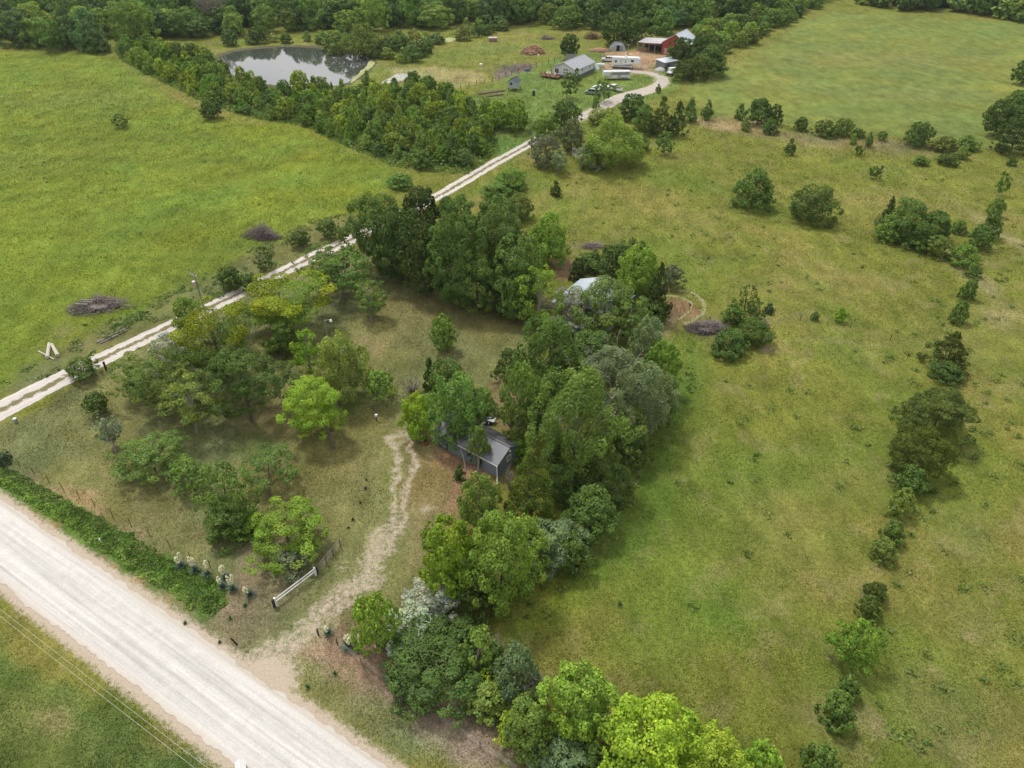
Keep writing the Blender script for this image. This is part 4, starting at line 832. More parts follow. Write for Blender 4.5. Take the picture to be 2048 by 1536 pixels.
# loose young trees and bushes around the ponds and behind the house
bw = scatter([[(740, 95), (870, 78), (940, 62), (1010, 55), (1000, 68), (950, 85), (880, 90), (860, 118), (800, 128), (760, 118)]], 7.0, gs, [[(880, 70), (920, 68), (925, 90), (885, 92)]])
bw += scatter([[(440, 95), (520, 80), (640, 78), (740, 85), (735, 96), (640, 88), (560, 86), (500, 92)]], 6.0, gs)
mass('bush', 'bush growing behind the ponds in front of the far wood', 'bushes behind the ponds', bw, ['shrub', 'sap', 'willow', 'broad'], [(.055, .095, .03), (.08, .12, .035), (.045, .085, .028), (.10, .13, .05)], (2.2, 3.6), (3.8, 6.5))
# hedge of trees along the left of the far field
hd = scatter([[(1395, 110), (1440, 118), (1500, 88), (1600, 38), (1640, 12), (1590, 12), (1480, 45), (1390, 72)]], 6.5, gs)
mass('hedge_tree', 'tree in the green strip along the left side of the far field', 'trees along the far field', hd, ['broad', 'shrub', 'cedar', 'sap', 'maple'], [(.06, .105, .026), (.045, .085, .024), (.075, .125, .03), (.05, .07, .02), (.08, .14, .03)], (2.8, 4.6), (5.0, 8.0))
# the far wood
WC = [(.048, .09, .028), (.056, .108, .028), (.038, .076, .026), (.066, .12, .032), (.044, .084, .034), (.08, .132, .034)]
wd = scatter([[(-900, 100), (0, 101), (215, 106), (300, 86), (420, 78), (560, 66), (760, 66), (900, 54), (1050, 50), (1200, 62), (1320, 70), (1480, 38), (1620, 6), (1680, -2), (1700, -60), (1700, -95), (-1500, -95)],
              [(1700, 12), (2048, 42), (2600, 70), (3300, -60), (1710, -60)]], 10.5, gs)
mass('woodland_tree', 'dark green tree along the near edge of the far wood', 'trees on the edge of the far wood', wd, ['broad', 'maple', 'shrub'], WC, (4.0, 8.6), (8.5, 15.5), stuffname='far_wood', lab2='dense dark green wood filling the top of the view')
# the bare tree sticking out of the wood
c = G(428, 62); root = empty('bare_tree', (c.x, c.y, 0)); mb = MB(); twig_tree(mb, (0, 0, 0), (0, 0, 9), .5, [], sides=6)
for i in range(46):
    a = random.uniform(0, 6.28); e = Vector((math.cos(a) * random.uniform(3, 8.5), math.sin(a) * random.uniform(3, 8.5), random.uniform(9, 18))); s0 = Vector((0, 0, random.uniform(3.5, 8))); m_ = s0.lerp(e, .5) + Vector((0, 0, .6)); mb.path([s0, m_, e], .2, 4, .06)
    for q in range(6): p = m_.lerp(e, random.uniform(.2, 1)); mb.tube(p, p + Vector((random.uniform(-1, 1), random.uniform(-1, 1), random.uniform(.3, 1.2))) * 2.0, .08, .04, 3)
mb.build('limbs', DEADWOOD, root); tag(root, 'bare grey leafless tree standing in the far wood behind the big pond', 'tree')
def deadbush(box, label, h=2.2, n=60):
    x0, y0, x1, y1 = box; c = G((x0 + x1) / 2, y1 - 6); dep = depth(c); rx = (x1 - x0) / 2 * dep / FPX; mb = MB()
    for i in range(n):
        a = random.uniform(0, 6.28); e = Vector((math.cos(a) * rx * random.uniform(.3, 1.1), math.sin(a) * rx * random.uniform(.3, 1.1), h * random.uniform(.6, 1.1))); s0 = Vector((e.x * .15, e.y * .15, 0)); m_ = s0.lerp(e, .5) + Vector((0, 0, .15)); mb.path([s0, m_, e], .035, 3, .012)
        for q in range(3): p = m_.lerp(e, random.random()); mb.tube(p, p + Vector((random.uniform(-1, 1), random.uniform(-1, 1), random.uniform(.2, 1))) * .5, .016, .01, 3, False)
    o = mb.build('dead_bush', DEADWOOD); o.location = (c.x, c.y, 0); tag(o, label, 'bush')
deadbush((1045, 1370, 1100, 1425), 'grey leafless bush left of the bright bottom maple', 4.2)
deadbush((965, 1290, 1012, 1330), 'grey leafless bush behind the slim pale tree', 3.2)
deadbush((800, 742, 850, 790), 'bare brown bush left of the thin juniper', 1.8, 50)
deadbush((1000, 935, 1040, 985), 'bare thin stems growing by the corner of the dark shed', 3.0, 24)
# heaps of cut brush
PURP = simple('grey_brush', (.21, .175, .165), .95, var=.45, scale=4)
brush((143, 590, 250, 638), 'grey brown brush pile left of two beside the hay field, with logs in it', 1200, h=2.2, logs=3)
brush((488, 448, 566, 492), 'purple grey brush pile beyond the small driveway trees', 1000, h=2.6, mat=PURP)
brush((1372, 636, 1450, 684), 'purple grey brush pile right of the mown ring', 1000, h=1.9, mat=PURP)
brush((1158, 484, 1212, 500), 'low flat brush heap behind the barn', 200, h=.7)
brush((1505, 640, 1540, 662), 'small brush heap inside the bush clump of the pasture', 120, h=1.0)
brush((1165, 69, 1206, 83), 'long reddish brush pile near the arched shed', 420, h=2.6, mat=simple('brown_brush', (.22, .13, .09), .95, var=.5, scale=2), thick=.07)
brush((1078, 72, 1112, 83), 'heap of pale scrap and brush left of the tree behind the house', 260, h=1.8, thick=.08)
# ================================================================== BUILDINGS
def zat(base, ytop):
    B = G(*base); b = (ytop - 768) / FPX; return CAM_H - B.y * (ST + b * CT) / (CT - b * ST)
def frame_root(name, p0, p1=None, ang=None, label=None, cat=None, z=0, group=None):
    a = G(*p0, z); a.z = 0
    if ang is None: b = G(*p1, z); ang = math.degrees(math.atan2(b.y - a.y, b.x - a.x))
    r = empty(name, (a.x, a.y, 0), R(ang)); tag(r, label, cat, group); return r
def slab(mb, pts, th):
    """a flat plate of real thickness through 4 points"""
    P = [Vector(p) for p in pts]; n = (P[1] - P[0]).cross(P[2] - P[0]).normalized()
    if n.z < 0: n = -n
    A = [mb.bm.verts.new(p) for p in P]; B = [mb.bm.verts.new(p - n * th) for p in P]; k = len(P)
    mb.bm.faces.new(A); mb.bm.faces.new(B[::-1])
    for i in range(k): mb.bm.faces.new((A[i], B[i], B[(i + 1) % k], A[(i + 1) % k]))
    return mb
def gable(root, W, D, h, hr, wall, roof, ridge='x', over=.25, z0=0, th=.08, trim=None):
    """W along local x, D along local y"""
    mb = MB()
    if ridge == 'x': mb.prism([(0, z0), (D, z0), (D, h), (D / 2, hr - .06), (0, h)], 0, W, axis='x')
    else: mb.prism([(0, z0), (W, z0), (W, h), (W / 2, hr - .06), (0, h)], 0, D)
    wl = mb.build('wall', wall, root)
    o = over; rb = MB()
    if ridge == 'x':
        s = (hr - h) / (D / 2)
        for sg in (0, 1):
            ye = -o if sg == 0 else D + o; ze = h - s * o + .05
            slab(rb, [(-o, ye, ze), (W + o, ye, ze), (W + o, D / 2, hr + .05), (-o, D / 2, hr + .05)], th)
        rb.box(-o, W + o, D / 2 - .12, D / 2 + .12, hr + .03, hr + .09)
    else:
        s = (hr - h) / (W / 2)
        for sg in (0, 1):
            xe = -o if sg == 0 else W + o; ze = h - s * o + .05
            slab(rb, [(xe, -o, ze), (xe, D + o, ze), (W / 2, D + o, hr + .05), (W / 2, -o, hr + .05)], th)
        rb.box(W / 2 - .12, W / 2 + .12, -o, D + o, hr + .03, hr + .09)
    rf = rb.build('roof', roof, root); return wl, rf
def window(root, x, y, z, w, h, face='front', frame=WHITEPAINT, name='window'):
    """window proud of a wall; face front = local -y, right = local +x"""
    a = MB(); g = MB()
    if face == 'front':
        for (x0, x1, z0, z1) in ((x, x + w, z, z + .09), (x, x + w, z + h - .09, z + h), (x, x + .09, z + .09, z + h - .09), (x + w - .09, x + w, z + .09, z + h - .09), (x + w / 2 - .04, x + w / 2 + .04, z + .09, z + h - .09)): a.box(x0, x1, y - .08, y - .003, z0, z1)
        g.box(x + .09, x + w - .09, y - .03, y - .004, z + .09, z + h - .09)
    else:
        for (y0, y1, z0, z1) in ((y, y + w, z, z + .09), (y, y + w, z + h - .09, z + h), (y, y + .09, z + .09, z + h - .09), (y + w - .09, y + w, z + .09, z + h - .09), (y + w / 2 - .04, y + w / 2 + .04, z + .09, z + h - .09)): a.box(x + .003, x + .08, y0, y1, z0, z1)
        g.box(x + .004, x + .03, y + .09, y + w - .09, z + .09, z + h - .09)
    f = a.build(name, frame, root); g.build('pane', GLASS, f); return f
SHEDBLUE = ribbed('slate_siding', (.155, .195, .235), 0, .3, .7, 0); SHEDROOF = ribbed('dark_ribbed_roof', (.13, .135, .15), 0, .32, .45, .25, depth=1.0)
METALROOF = ribbed('pale_ribbed_roof', (.50, .57, .64), 1, .3, .4, .35); BARNWALL = ribbed('pale_blue_siding', (.26, .31, .37), 0, .3, .6, .1)
HOUSEROOF = ribbed('grey_metal_roof', (.32, .335, .36), 1, .4, .45, .2, depth=.4); HOUSEWALL = ribbed('grey_siding', (.55, .58, .59), 2, .25, .7, 0, depth=.4)
REDWALL = ribbed('red_siding', (.33, .055, .045), 0, .3, .6, .1); GREYWALL = ribbed('grey_boards', (.20, .205, .215), 0, .25, .8, 0)
# dark shed in the yard
r = frame_root('shed', (873, 888), ang=-38, label='dark grey-blue shed with ribbed metal roof among the trees of the yard', cat='shed')
gable(r, 9.9, 4.4, 2.25, 3.35, SHEDBLUE, SHEDROOF, 'x', .2)
d = MB(); d.box(.55, 1.95, -.07, -.003, .1, 2.0); dr = d.build('door', simple('glazed_grey', (.16, .2, .24), .7), r)
x = MB(); 
for a_, b_ in (((.55, .1), (1.95, .1)), ((.55, 2.0), (1.95, 2.0)), ((.55, .1), (.55, 2.0)), ((1.95, .1), (1.95, 2.0)), ((.55, 1.05), (1.95, 1.05)), ((.55, 1.05), (1.25, 2.0)), ((1.25, 1.05), (1.95, 2.0)), ((.55, .1), (1.95, 1.05))): x.tube((a_[0], -.1, a_[1]), (b_[0], -.1, b_[1]), .055, n=4)
x.build('brace', DARKSTEEL, dr)
window(r, 5.2, 0, 1.0, .8, .9, 'front', DARKSTEEL); window(r, 6.6, 0, .9, .9, 1.0, 'front', DARKSTEEL)
window(r, 9.9, 1.7, 1.3, .8, .8, 'right')
MB().blob((10.0, 2.2, 2.75), .16, 2).build('lamp', WHITEPAINT, r, smooth=True)
g = MB(); g.box(-.2, 10.1, -.32, -.21, 2.02, 2.14); g.build('gutter', simple('pale_gutter', (.5, .5, .48), .5), r)
g = MB(); g.path([(10.02, -.3, 2.1), (10.05, -.25, .5), (10.2, -.5, .2), (10.7, -1.1, .06)], .075, 8); g.build('downpipe', WHITEPAINT, r)
# the metal roofed barn between the trees
r = frame_root('barn', (1106, 604), ang=-34, label='barn with pale blue metal roof half hidden by trees', cat='barn', z=2.9)
gable(r, 9.5, 9.0, 2.9, 4.7, BARNWALL, METALROOF, 'y', .3); window(r, 6.8, 0, 1.0, 1.1, 1.0)
d = MB(); d.box(2.8, 5.6, -.08, -.003, 0, 2.5); d.build('door', WHITEPAINT, r)
# house
r = frame_root('house', (1105, 153), ang=-32, label='grey house with grey metal gable roof and a wooden deck', cat='house')
gable(r, 8.4, 13.4, 3.1, 4.9, HOUSEWALL, HOUSEROOF, 'y', .45)
s = MB(); s.box(-.04, 8.44, -.05, 13.44, 0, .95); s.build('skirting', simple('dark_skirting', (.13, .13, .14), .8), r)
for zz in (1.35, 2.25):
    for xx in (4.0, 4.95): window(r, xx, 0, zz, .85, .8)
window(r, .8, 0, 1.2, 1.6, 1.6, name='patio_door'); window(r, 8.4, 4.5, 1.6, 1.0, 1.1, 'right'); window(r, 8.4, 10, 1.6, .8, 1.1, 'right')
t = MB(); t.tube((-.35, -.4, .1), (-.35, -.4, 3.0), .06); t.tube((8.5, -.4, .1), (8.5, -.4, 3.0), .06); t.tube((8.6, 13.3, .1), (8.6, 13.3, 3.0), .06); t.build('downpipe', DARKSTEEL, r)
dk = MB(); dk.box(-3.2, 3.6, -3.2, -.06, .62, .74)
for i in range(5):
    for yy in (-3.1, -1.6): dk.box(-3.1 + i * 1.6, -2.98 + i * 1.6, yy, yy + .12, 0, .61)
dk.build('deck', simple('brown_deck', (.24, .12, .075), .8, var=.3), r)
dk = MB()
for i in range(17): dk.box(-3.15 + i * .42, -3.09 + i * .42, -3.18, -3.1, .745, 1.5)
dk.box(-3.2, 3.6, -3.2, -3.08, 1.505, 1.58); dk.build('railing', simple('deck_rail', (.30, .17, .11), .8), r)
def lawn_chair(root, x, y, ang, lab, zz=.75, sc_=1.0):
    M_ = root.matrix_basis; p = M_ @ Vector((x, y, 0)); q = empty('garden_chair', (p.x, p.y, zz), root.rotation_euler.z + ang); tag(q, lab, 'chair', 'white chairs on the deck of the house')
    MB().box(-.28, .28, -.28, .28, .40, .45).build('seat', WHITEPAINT, q); MB().box(-.28, .28, .29, .34, .42, 1.0).build('backrest', WHITEPAINT, q)
    for a in (-.25, .21):
        for b in (-.25, .21): MB().box(a, a + .04, b, b + .04, 0, .395).build('leg', WHITEPAINT, q)
bpy.context.view_layer.update()
lawn_chair(r, -.4, -1.2, .2, 'white chair on the house deck, nearest the gable window'); lawn_chair(r, -1.5, -1.0, -.2, 'white chair in the middle of the house deck'); lawn_chair(r, 1.6, -1.4, .5, 'white chair on the right part of the house deck')
P0 = r.matrix_basis
for i, (xx, yy) in enumerate([(-2.7, -2.6), (-2.2, -1.6), (-.9, -2.7), (.4, -2.6), (2.9, -2.5)]):
    p = P0 @ Vector((xx, yy, 0)); q = empty('flower_pot', (p.x, p.y, .75)); tag(q, 'terracotta pot with a plant on the house deck', 'pot', 'flower pots on the house deck')
    MB().tube((0, 0, 0), (0, 0, .35), .16, .22, 8).build('pot', simple('terracotta', (.42, .17, .09), .8), q); MB().blob((0, 0, .5), .26, 2, jit=.25).build('plant', simple('pot_plant', (.07, .13, .03), .9), q)
# grey block structure and propane tank near the house
r = frame_root('cistern', (1131, 124), ang=-8, label='low grey concrete block enclosure right behind the house', cat='cistern')
m = MB(); m.box(0, 3.4, 0, .25, 0, 2.6); m.box(0, .25, .26, 2.6, 0, 2.6); m.box(3.15, 3.4, .26, 2.6, 0, 2.6); m.box(.26, 3.14, 2.35, 2.6, 0, 2.6); m.build('block_wall', simple('concrete_block', (.27, .27, .265), .9, var=.2, bump=.2), r)
r = frame_root('propane_tank', (1193, 135), ang=-8, label='white horizontal propane tank on the farm lawn', cat='tank')
m = MB(); m.tube((.4, 0, .95), (2.4, 0, .95), .5, n=14, cap=False); m.blob((.4, 0, .95), .5, 2); m.blob((2.4, 0, .95), .5, 2); m.tube((1.4, 0, 1.4), (1.4, 0, 1.6), .2, n=10); m.build('vessel', WHITEPAINT, r, smooth=True)
for q in (.6, 2.2): MB().box(q - .1, q + .1, -.35, .35, 0, .55).build('foot', simple('tank_foot', (.3, .3, .3)), r)
# arched shed
r = frame_root('arched_shed', (1219, 102), ang=-6, label='small arched metal shed with a dark doorway', cat='shed')
m = MB(); pr = [(3.0 - 3.0 * math.cos(math.pi * i / 14), 2.45 * math.sin(math.pi * i / 14)) for i in range(15)]; m.prism(pr, 0, 5.5); m.build('shell', ribbed('arched_steel', (.38, .43, .47), 1, .4, .4, .4), r)
m = MB(); m.box(2.5, 3.7, -.05, -.004, 0, 2.0); m.build('door', simple('dark_opening', (.02, .022, .03), .9), r)
m = MB(); m.box(3.75, 4.9, -.06, -.004, .1, 1.7); m.build('door_leaf', simple('blue_grey_door', (.22, .27, .33), .7), r)
# red barn with lean-to
r = frame_root('red_barn', (1322, 108), ang=-32, label='red barn with pale roof and a long open lean-to at its left', cat='barn')
gable(r, 10, 9.5, 4.1, 7.2, REDWALL, simple('pale_roof', (.50, .57, .64), .4, .3), 'y', .35)
m = MB(); m.tube((5, 9.9, 7.32), (10.45, 9.9, 3.98), .17, n=4); m.tube((5, -.37, 7.2), (10.4, -.37, 3.9), .1, n=4); m.tube((5, -.37, 7.2), (-.4, -.37, 3.9), .1, n=4); m.build('rake_trim', WHITEPAINT, r)
m = MB(); m.box(1.0, 2.2, -.06, -.003, 0, 2.2); m.build('door', simple('pink_door', (.5, .3, .27), .7), r); m = MB(); m.box(2.6, 3.6, -.06, -.003, .3, 2.6); m.build('feed_panel', WHITEPAINT, r)
lt = MB(); slab(lt, [(-9.6, -.8, 3.1), (-.05, -.8, 3.7), (-.05, 7.5, 4.0), (-9.6, 7.5, 3.5)], .1); lt.build('lean_to_roof', simple('old_tin_roof', (.46, .44, .45), .5, .3, var=.3, scale=.6), r)
m = MB(); m.box(-9.7, -.06, -.92, -.8, 3.0, 3.3); m.build('fascia', simple('brown_fascia', (.2, .1, .09), .8), r)
for xx in (-9.4, -7.2, -4.8, -2.4): MB().tube((xx, -.6, 0), (xx, -.6, 3.02), .12, n=6).build('post', OLDWOOD, r)
m = MB(); m.box(-9.5, -.1, 7.2, 7.35, 0, 3.4); m.build('back_wall', simple('dark_boards', (.06, .05, .045), .9), r)
m = MB(); m.box(-9.5, -5.8, .5, .7, 0, 1.5); m.build('pen_boards', simple('brown_boards', (.28, .19, .13), .9), r)
# small shed with metal roof
r = frame_root('small_shed', (1311, 136), ang=-58, label='small grey shed with pale metal roof at the end of the lane', cat='shed')
m = MB(); m.prism([(0, 0), (4.3, 0), (4.3, 2.45), (0, 2.75)], 0, 6.2); m.build('wall', GREYWALL, r)
m = MB(); slab(m, [(-.25, -.3, 2.88), (4.6, -.3, 2.56), (4.6, 6.5, 2.56), (-.25, 6.5, 2.88)], .09); m.build('roof', simple('light_metal_roof', (.60, .66, .71), .35, .4), r)
m = MB(); m.box(4.303, 4.36, 1.0, 2.6, 0, 2.0); m.build('door', simple('shed_door', (.10, .10, .11), .8), r)
# playhouse on stilts
r = frame_root('playhouse', (1016, 181), ang=-28, label='small grey playhouse on stilts with dark shingle roof', cat='playhouse')
gable(r, 2.7, 3.4, 2.75, 3.75, ribbed('weathered_blue_boards', (.38, .42, .44), 2, .2, .8, 0), simple('dark_shingles', (.10, .105, .115), .9), 'y', .22, z0=1.05)
window(r, .75, 0, 1.75, .8, .75, frame=simple('dark_frame', (.05, .05, .05)))
for xx in (.1, 2.6):
    for yy in (.1, 3.3): MB().tube((xx, yy, 0), (xx, yy, 1.04), .08, n=6).build('stilt', DARKWOOD, r)
m = MB(); m.box(-.1, 2.8, -.35, 3.5, .93, 1.04); m.build('floor', OLDWOOD, r)
# old stump table on the lawn
r = frame_root('stump_table', (1067, 191), ang=0, label='dark stump with a board on top standing on the farm lawn', cat='table')
m = MB(); m.path([(0, 0, 0), (.05, 0, .8), (.1, 0, 1.5)], .5, 8, .32); m.build('stump', DARKWOOD, r); MB().box(-.5, .9, -.35, .35, 1.51, 1.6).build('board', OLDWOOD, r)

# ================================================================== VEHICLES AND TRAILERS
PAINTW = simple('white_car_paint', (.70, .71, .72), .3, .1, var=.05, spec=.6); PAINTS = simple('silver_car_paint', (.36, .38, .40), .3, .5, var=.05, spec=.6)
LAMPR = simple('red_lamp', (.4, .02, .02), .3); LAMPW = simple('clear_lamp', (.7, .7, .68), .2)
def wheel(root, x, y, r_=.34, w=.22):
    s = 1 if y > 0 else -1; t = MB(); t.tube((x, y - s * w, r_), (x, y, r_), r_, n=16); ty = t.build('wheel', BLACKRUB, root)
    m = MB(); m.tube((x, y + s * .004, r_), (x, y + s * .02, r_), r_ * .58, n=12); m.build('rim', STEEL, ty)
def car(p0, ang, kind, paint, label, cat, L_=4.8, z=0):
    root = frame_root({'suv': 'parked_suv', 'van': 'minivan', 'pickup': 'pickup_truck', 'sedan': 'parked_car'}[kind], p0, ang=ang, label=label, cat=cat); W = .92
    low = {'suv': [(0, .38), (.05, .95), (.9, 1.05), (L_ - .1, 1.05), (L_, .9), (L_, .38)], 'van': [(0, .36), (.04, .8), (.75, 1.0), (L_ - .05, 1.05), (L_, .8), (L_, .36)],
           'pickup': [(0, .42), (.03, .98), (1.15, 1.1), (L_, 1.1), (L_, .45)], 'sedan': [(0, .35), (.04, .75), (1.1, .9), (L_ - .1, .95), (L_, .7), (L_, .36)]}[kind]
    cab = {'suv': [(1.1, 1.05), (1.75, 1.72), (L_ - .45, 1.76), (L_ - .06, 1.05)], 'van': [(.75, 1.0), (1.6, 1.68), (L_ - .35, 1.72), (L_ - .04, 1.05)],
           'pickup': [(1.3, 1.1), (1.95, 1.80), (3.35, 1.82), (3.5, 1.1)], 'sedan': [(1.15, .9), (1.9, 1.42), (3.3, 1.42), (4.0, .94)]}[kind]
    b = MB(); b.prism(low, -W, W); bo = b.build('body', paint, root, bevel=.04)
    c = MB(); c.prism(cab, -W * .86, W * .86); c.build('cabin', paint, root, bevel=.04)
    x0, x1 = cab[1][0], cab[2][0]; z0, z1 = cab[0][1] + .06, cab[1][1] - .12
    for sgn in (-1, 1):
        g = MB(); ya = sgn * W * .86; k0 = (cab[1][0] - cab[0][0]); nwin = 2 if kind in ('pickup', 'sedan') else 3; xs = np.linspace(cab[0][0] + k0 * .45, x1 - .02, nwin + 1)
        for i in range(nwin):
            a, c_ = xs[i] + .05, xs[i + 1] - .05; g.prism([(a, z0), (c_, z0), (c_, z1), (a + (.22 if i == 0 else 0), z1)], *(sorted((ya + sgn * .003, ya + sgn * .02))))
        g.build('side_windows', GLASS, root)
    def pane(pa, pb, nm):
        n = Vector((-(pb[1] - pa[1]), 0, pb[0] - pa[0])).normalized(); n = n if n.x * (1 if nm == 'rear_window' else -1) > 0 else -n
        A = Vector((pa[0], 0, pa[1])).lerp(Vector((pb[0], 0, pb[1])), .14) + n * .012; B = Vector((pa[0], 0, pa[1])).lerp(Vector((pb[0], 0, pb[1])), .88) + n * .012
        m = MB(); yy = W * .78; slab(m, [(A.x, -yy, A.z), (A.x, yy, A.z), (B.x, yy * .95, B.z), (B.x, -yy * .95, B.z)], .008); m.build(nm, GLASS, root)
    pane(cab[0], cab[1], 'windscreen'); pane(cab[3], cab[2], 'rear_window')
    if kind == 'pickup':
        m = MB(); m.box(3.6, L_ - .08, -.78, .78, 1.103, 1.112); m.build('bed', simple('dark_bed', (.05, .05, .055), .8), root)
    for xx in (.85, L_ - .95):
        for yy in (-W - .01, W + .01): wheel(root, xx, yy)
    for yy in (-.7, .7): MB().box(-.02, .1, yy - .14, yy + .14, .62, .78).build('headlight', LAMPW, root); MB().box(L_ - .06, L_ + .02, yy - .1, yy + .1, .7, .92).build('tail_light', LAMPR, root)
    return root
car((1170, 187), -22, 'van', PAINTS, 'silver minivan parked at the lane end in front of a small tree', 'minivan', 4.9)
car((1186, 177), -28, 'sedan', PAINTW, 'white car just behind the silver minivan', 'car', 4.6)
car((1213, 178), -42, 'pickup', PAINTW, 'white pickup truck parked right of the minivan, load bed to the camera', 'pickup', 5.6)
car((1203, 122), -12, 'suv', PAINTW, 'white off-road car beside the white camper', 'car', 4.6)
# fifth-wheel camper
r = frame_root('camper_trailer', (1223, 135), ang=-14, label='large white fifth-wheel camper on the farm yard', cat='camper')
m = MB(); m.prism([(0, .65), (7.0, .65), (7.3, 1.8), (9.6, 1.85), (9.95, 2.4), (9.6, 3.35), (8.9, 3.75), (.15, 3.6), (0, 3.4)], -1.25, 1.25); m.build('body', PAINTW, r, bevel=.08)
m = MB(); m.prism([(.8, .9), (6.8, .9), (7.0, 1.5), (8.5, 1.95), (7.2, 1.75), (3.0, 1.25), (.8, 1.15)], -1.262, -1.253); m.build('stripe', simple('grey_stripe', (.25, .25, .28), .4), r)
for (x0, x1, z0, z1, nm) in ((1.2, 1.8, 2.0, 2.7, 'window'), (3.0, 3.6, 1.1, 2.9, 'door'), (4.6, 5.0, 2.2, 2.6, 'window'), (6.6, 7.6, 2.4, 3.0, 'window')):
    MB().box(x0, x1, -1.28, -1.256, z0, z1).build(nm, GLASS if nm == 'window' else simple('camper_door', (.6, .6, .6), .5), r)
MB().box(2.6, 6.4, -1.45, -1.26, 3.2, 3.42).build('awning', simple('awning_fabric', (.6, .6, .58), .7), r)
MB().box(4.2, 5.2, -.4, .4, 3.66, 4.0).build('roof_unit', WHITEPAINT, r, bevel=.06)
for xx in (2.6, 3.5):
    for yy in (-1.27, 1.27): wheel(r, xx, yy, .36)
for yy in (-.9, .9): MB().tube((7.1, yy, 0), (7.1, yy, .7), .06).build('jack', DARKSTEEL, r)
MB().box(.3, 6.6, -1.1, 1.1, .45, .645).build('chassis', DARKSTEEL, r)
# horse trailer
r = frame_root('horse_trailer', (1205, 159), ang=4, label='long white gooseneck horse trailer on the farm grass', cat='trailer')
m = MB(); m.prism([(0, 1.55), (.3, 1.35), (1.7, 1.3), (1.9, .5), (8.9, .5), (8.9, 2.6), (.1, 2.6)], -1.1, 1.1); m.build('body', simple('white_trailer', (.62, .64, .66), .4, .15, var=.12, scale=1), r, bevel=.05)
m = MB(); m.box(2.8, 8.6, -1.13, -1.103, 2.0, 2.32); m.build('upper_slot', GLASS, r); m = MB(); m.box(2.8, 8.6, -1.13, -1.103, 1.62, 1.8); m.build('lower_slot', GLASS, r)
MB().box(4.6, 5.8, -1.14, -1.104, .7, 1.6).build('side_door', STEEL, r); MB().box(2.1, 2.7, -1.14, -1.104, .7, 2.2).build('door', STEEL, r)
for xx in (6.4, 7.35):
    for yy in (-1.12, 1.12): wheel(r, xx, yy, .38)
MB().box(5.9, 7.9, -1.3, -1.35 + .2, .82, .9).build('fender', STEEL, r); MB().tube((.9, 0, .0), (.9, 0, 1.35), .07).build('coupler', DARKSTEEL, r)

# ================================================================== POLES
def upole(base, ytop, label, arm=1.6, trans=True, name='utility_pole', r0=.15):
    h = zat(base, ytop); c = G(*base); root = empty(name, c, R(-32)); tag(root, label, 'pole')
    MB().tube((0, 0, -.1), (0, 0, h), r0, r0 * .65, 10).build('pole', simple('grey_pole', (.23, .21, .19), .9, var=.25), root)
    if arm: m = MB(); m.box(-arm / 2, arm / 2, -.22, -.12, h - .45, h - .33); a = m.build('crossarm', OLDWOOD, root)
    if arm:
        for xx in (-arm / 2 + .1, 0, arm / 2 - .1): MB().tube((xx, -.17, h - .32), (xx, -.17, h - .1), .06, n=8).build('insulator', WHITEPAINT, a)
    if trans: m = MB(); m.tube((.0, -.42, h - 2.2), (0, -.42, h - 1.3), .26, n=12); t_ = m.build('transformer', simple('tan_transformer', (.48, .36, .30), .5), root); m = MB(); m.tube((0, -.42, h - 1.297), (0, -.42, h - 1.15), .29, .1, n=12); m.build('lid', WHITEPAINT, t_)
    return root, h
upole((410, 624), 546, 'grey utility pole with tan transformer beside the driveway')
upole((1063, 312), 233, 'tall thin utility pole at the right side of the upper driveway', trans=False, arm=0)
upole((1254, 120), 88, 'pale utility pole with crossarm behind the camper', trans=False)
upole((1374, 133), 98, 'utility pole with white transformer between the olive cedars and the red barn')
# yard light
base = (660, 702); h = zat(base, 640); c = G(*base); r = empty('yard_light', c); tag(r, 'tall yard light with white lamp rising behind the pale feathery tree', 'lamp post')
MB().tube((0, 0, 0), (0, 0, h), .09, .06, 8).build('pole', STEEL, r); MB().path([(0, 0, h - .1), (.5, 0, h + .05), (.85, 0, h)], .035, 6).build('arm', STEEL, r)
m = MB(); m.tube((.9, 0, h - .2), (.9, 0, h + .05), .24, .14, 12); m.build('lamp', WHITEPAINT, r)
# overhead wires at the lower left
def wire(p, q, z, lab, rad=.011):
    a = G(*p, z); b = G(*q, z); d = (b - a); a2 = a - d * 1.2; b2 = b + d * 1.2; pts = [a2.lerp(b2, i / 24) - Vector((0, 0, 1.2 * 4 * (i / 24) * (1 - i / 24) - 1.2)) * 1.0 for i in range(25)]
    m = MB(); m.path(pts, rad, 5); tag(m.build('overhead_wire', simple('wire_aluminium', (.5, .49, .44), .5), None), lab, 'wire')
wire((0, 1219), (410, 1533), 8.2, 'overhead wire at the lower left, the upper of two'); wire((0, 1233), (400, 1545), 8.2, 'overhead wire at the lower left, the lower of two')

# ================================================================== FENCES AND POSTS
def fence(px, label, step=None, h=1.15, mat=RUST, wires=3, pr=.028, wr=.006, name='wire_fence', atpx=False, wm=None):
    root = empty(name, G(*px[0])); tag(root, label, 'fence'); o = root.location; pts = [G(*p) - o for p in px]; posts = []
    if atpx: posts = pts
    else:
        for a, b in zip(pts[:-1], pts[1:]): n = max(1, round((b - a).length / step)); posts += [a.lerp(b, i / n) for i in range(n)]
        posts.append(pts[-1])
    src = None
    for p in posts:
        if src is None: src = MB().tube((0, 0, -.1), (0, 0, h), pr, n=5).build('post', mat, root); src.location = p
        else: q = src.copy(); COL.objects.link(q); q.parent = root; q.location = p
        (src if p is posts[0] else q).rotation_euler = (random.gauss(0, .03), random.gauss(0, .03), 0)
    m = MB()
    for k in range(wires):
        z = h * (.3 + .65 * k / max(1, wires - 1))
        for a, b in zip(posts[:-1], posts[1:]): m.tube((a.x, a.y, z), (b.x, b.y, z), wr, n=3, cap=False)
    m.build('wires', wm or STEEL, root); return root
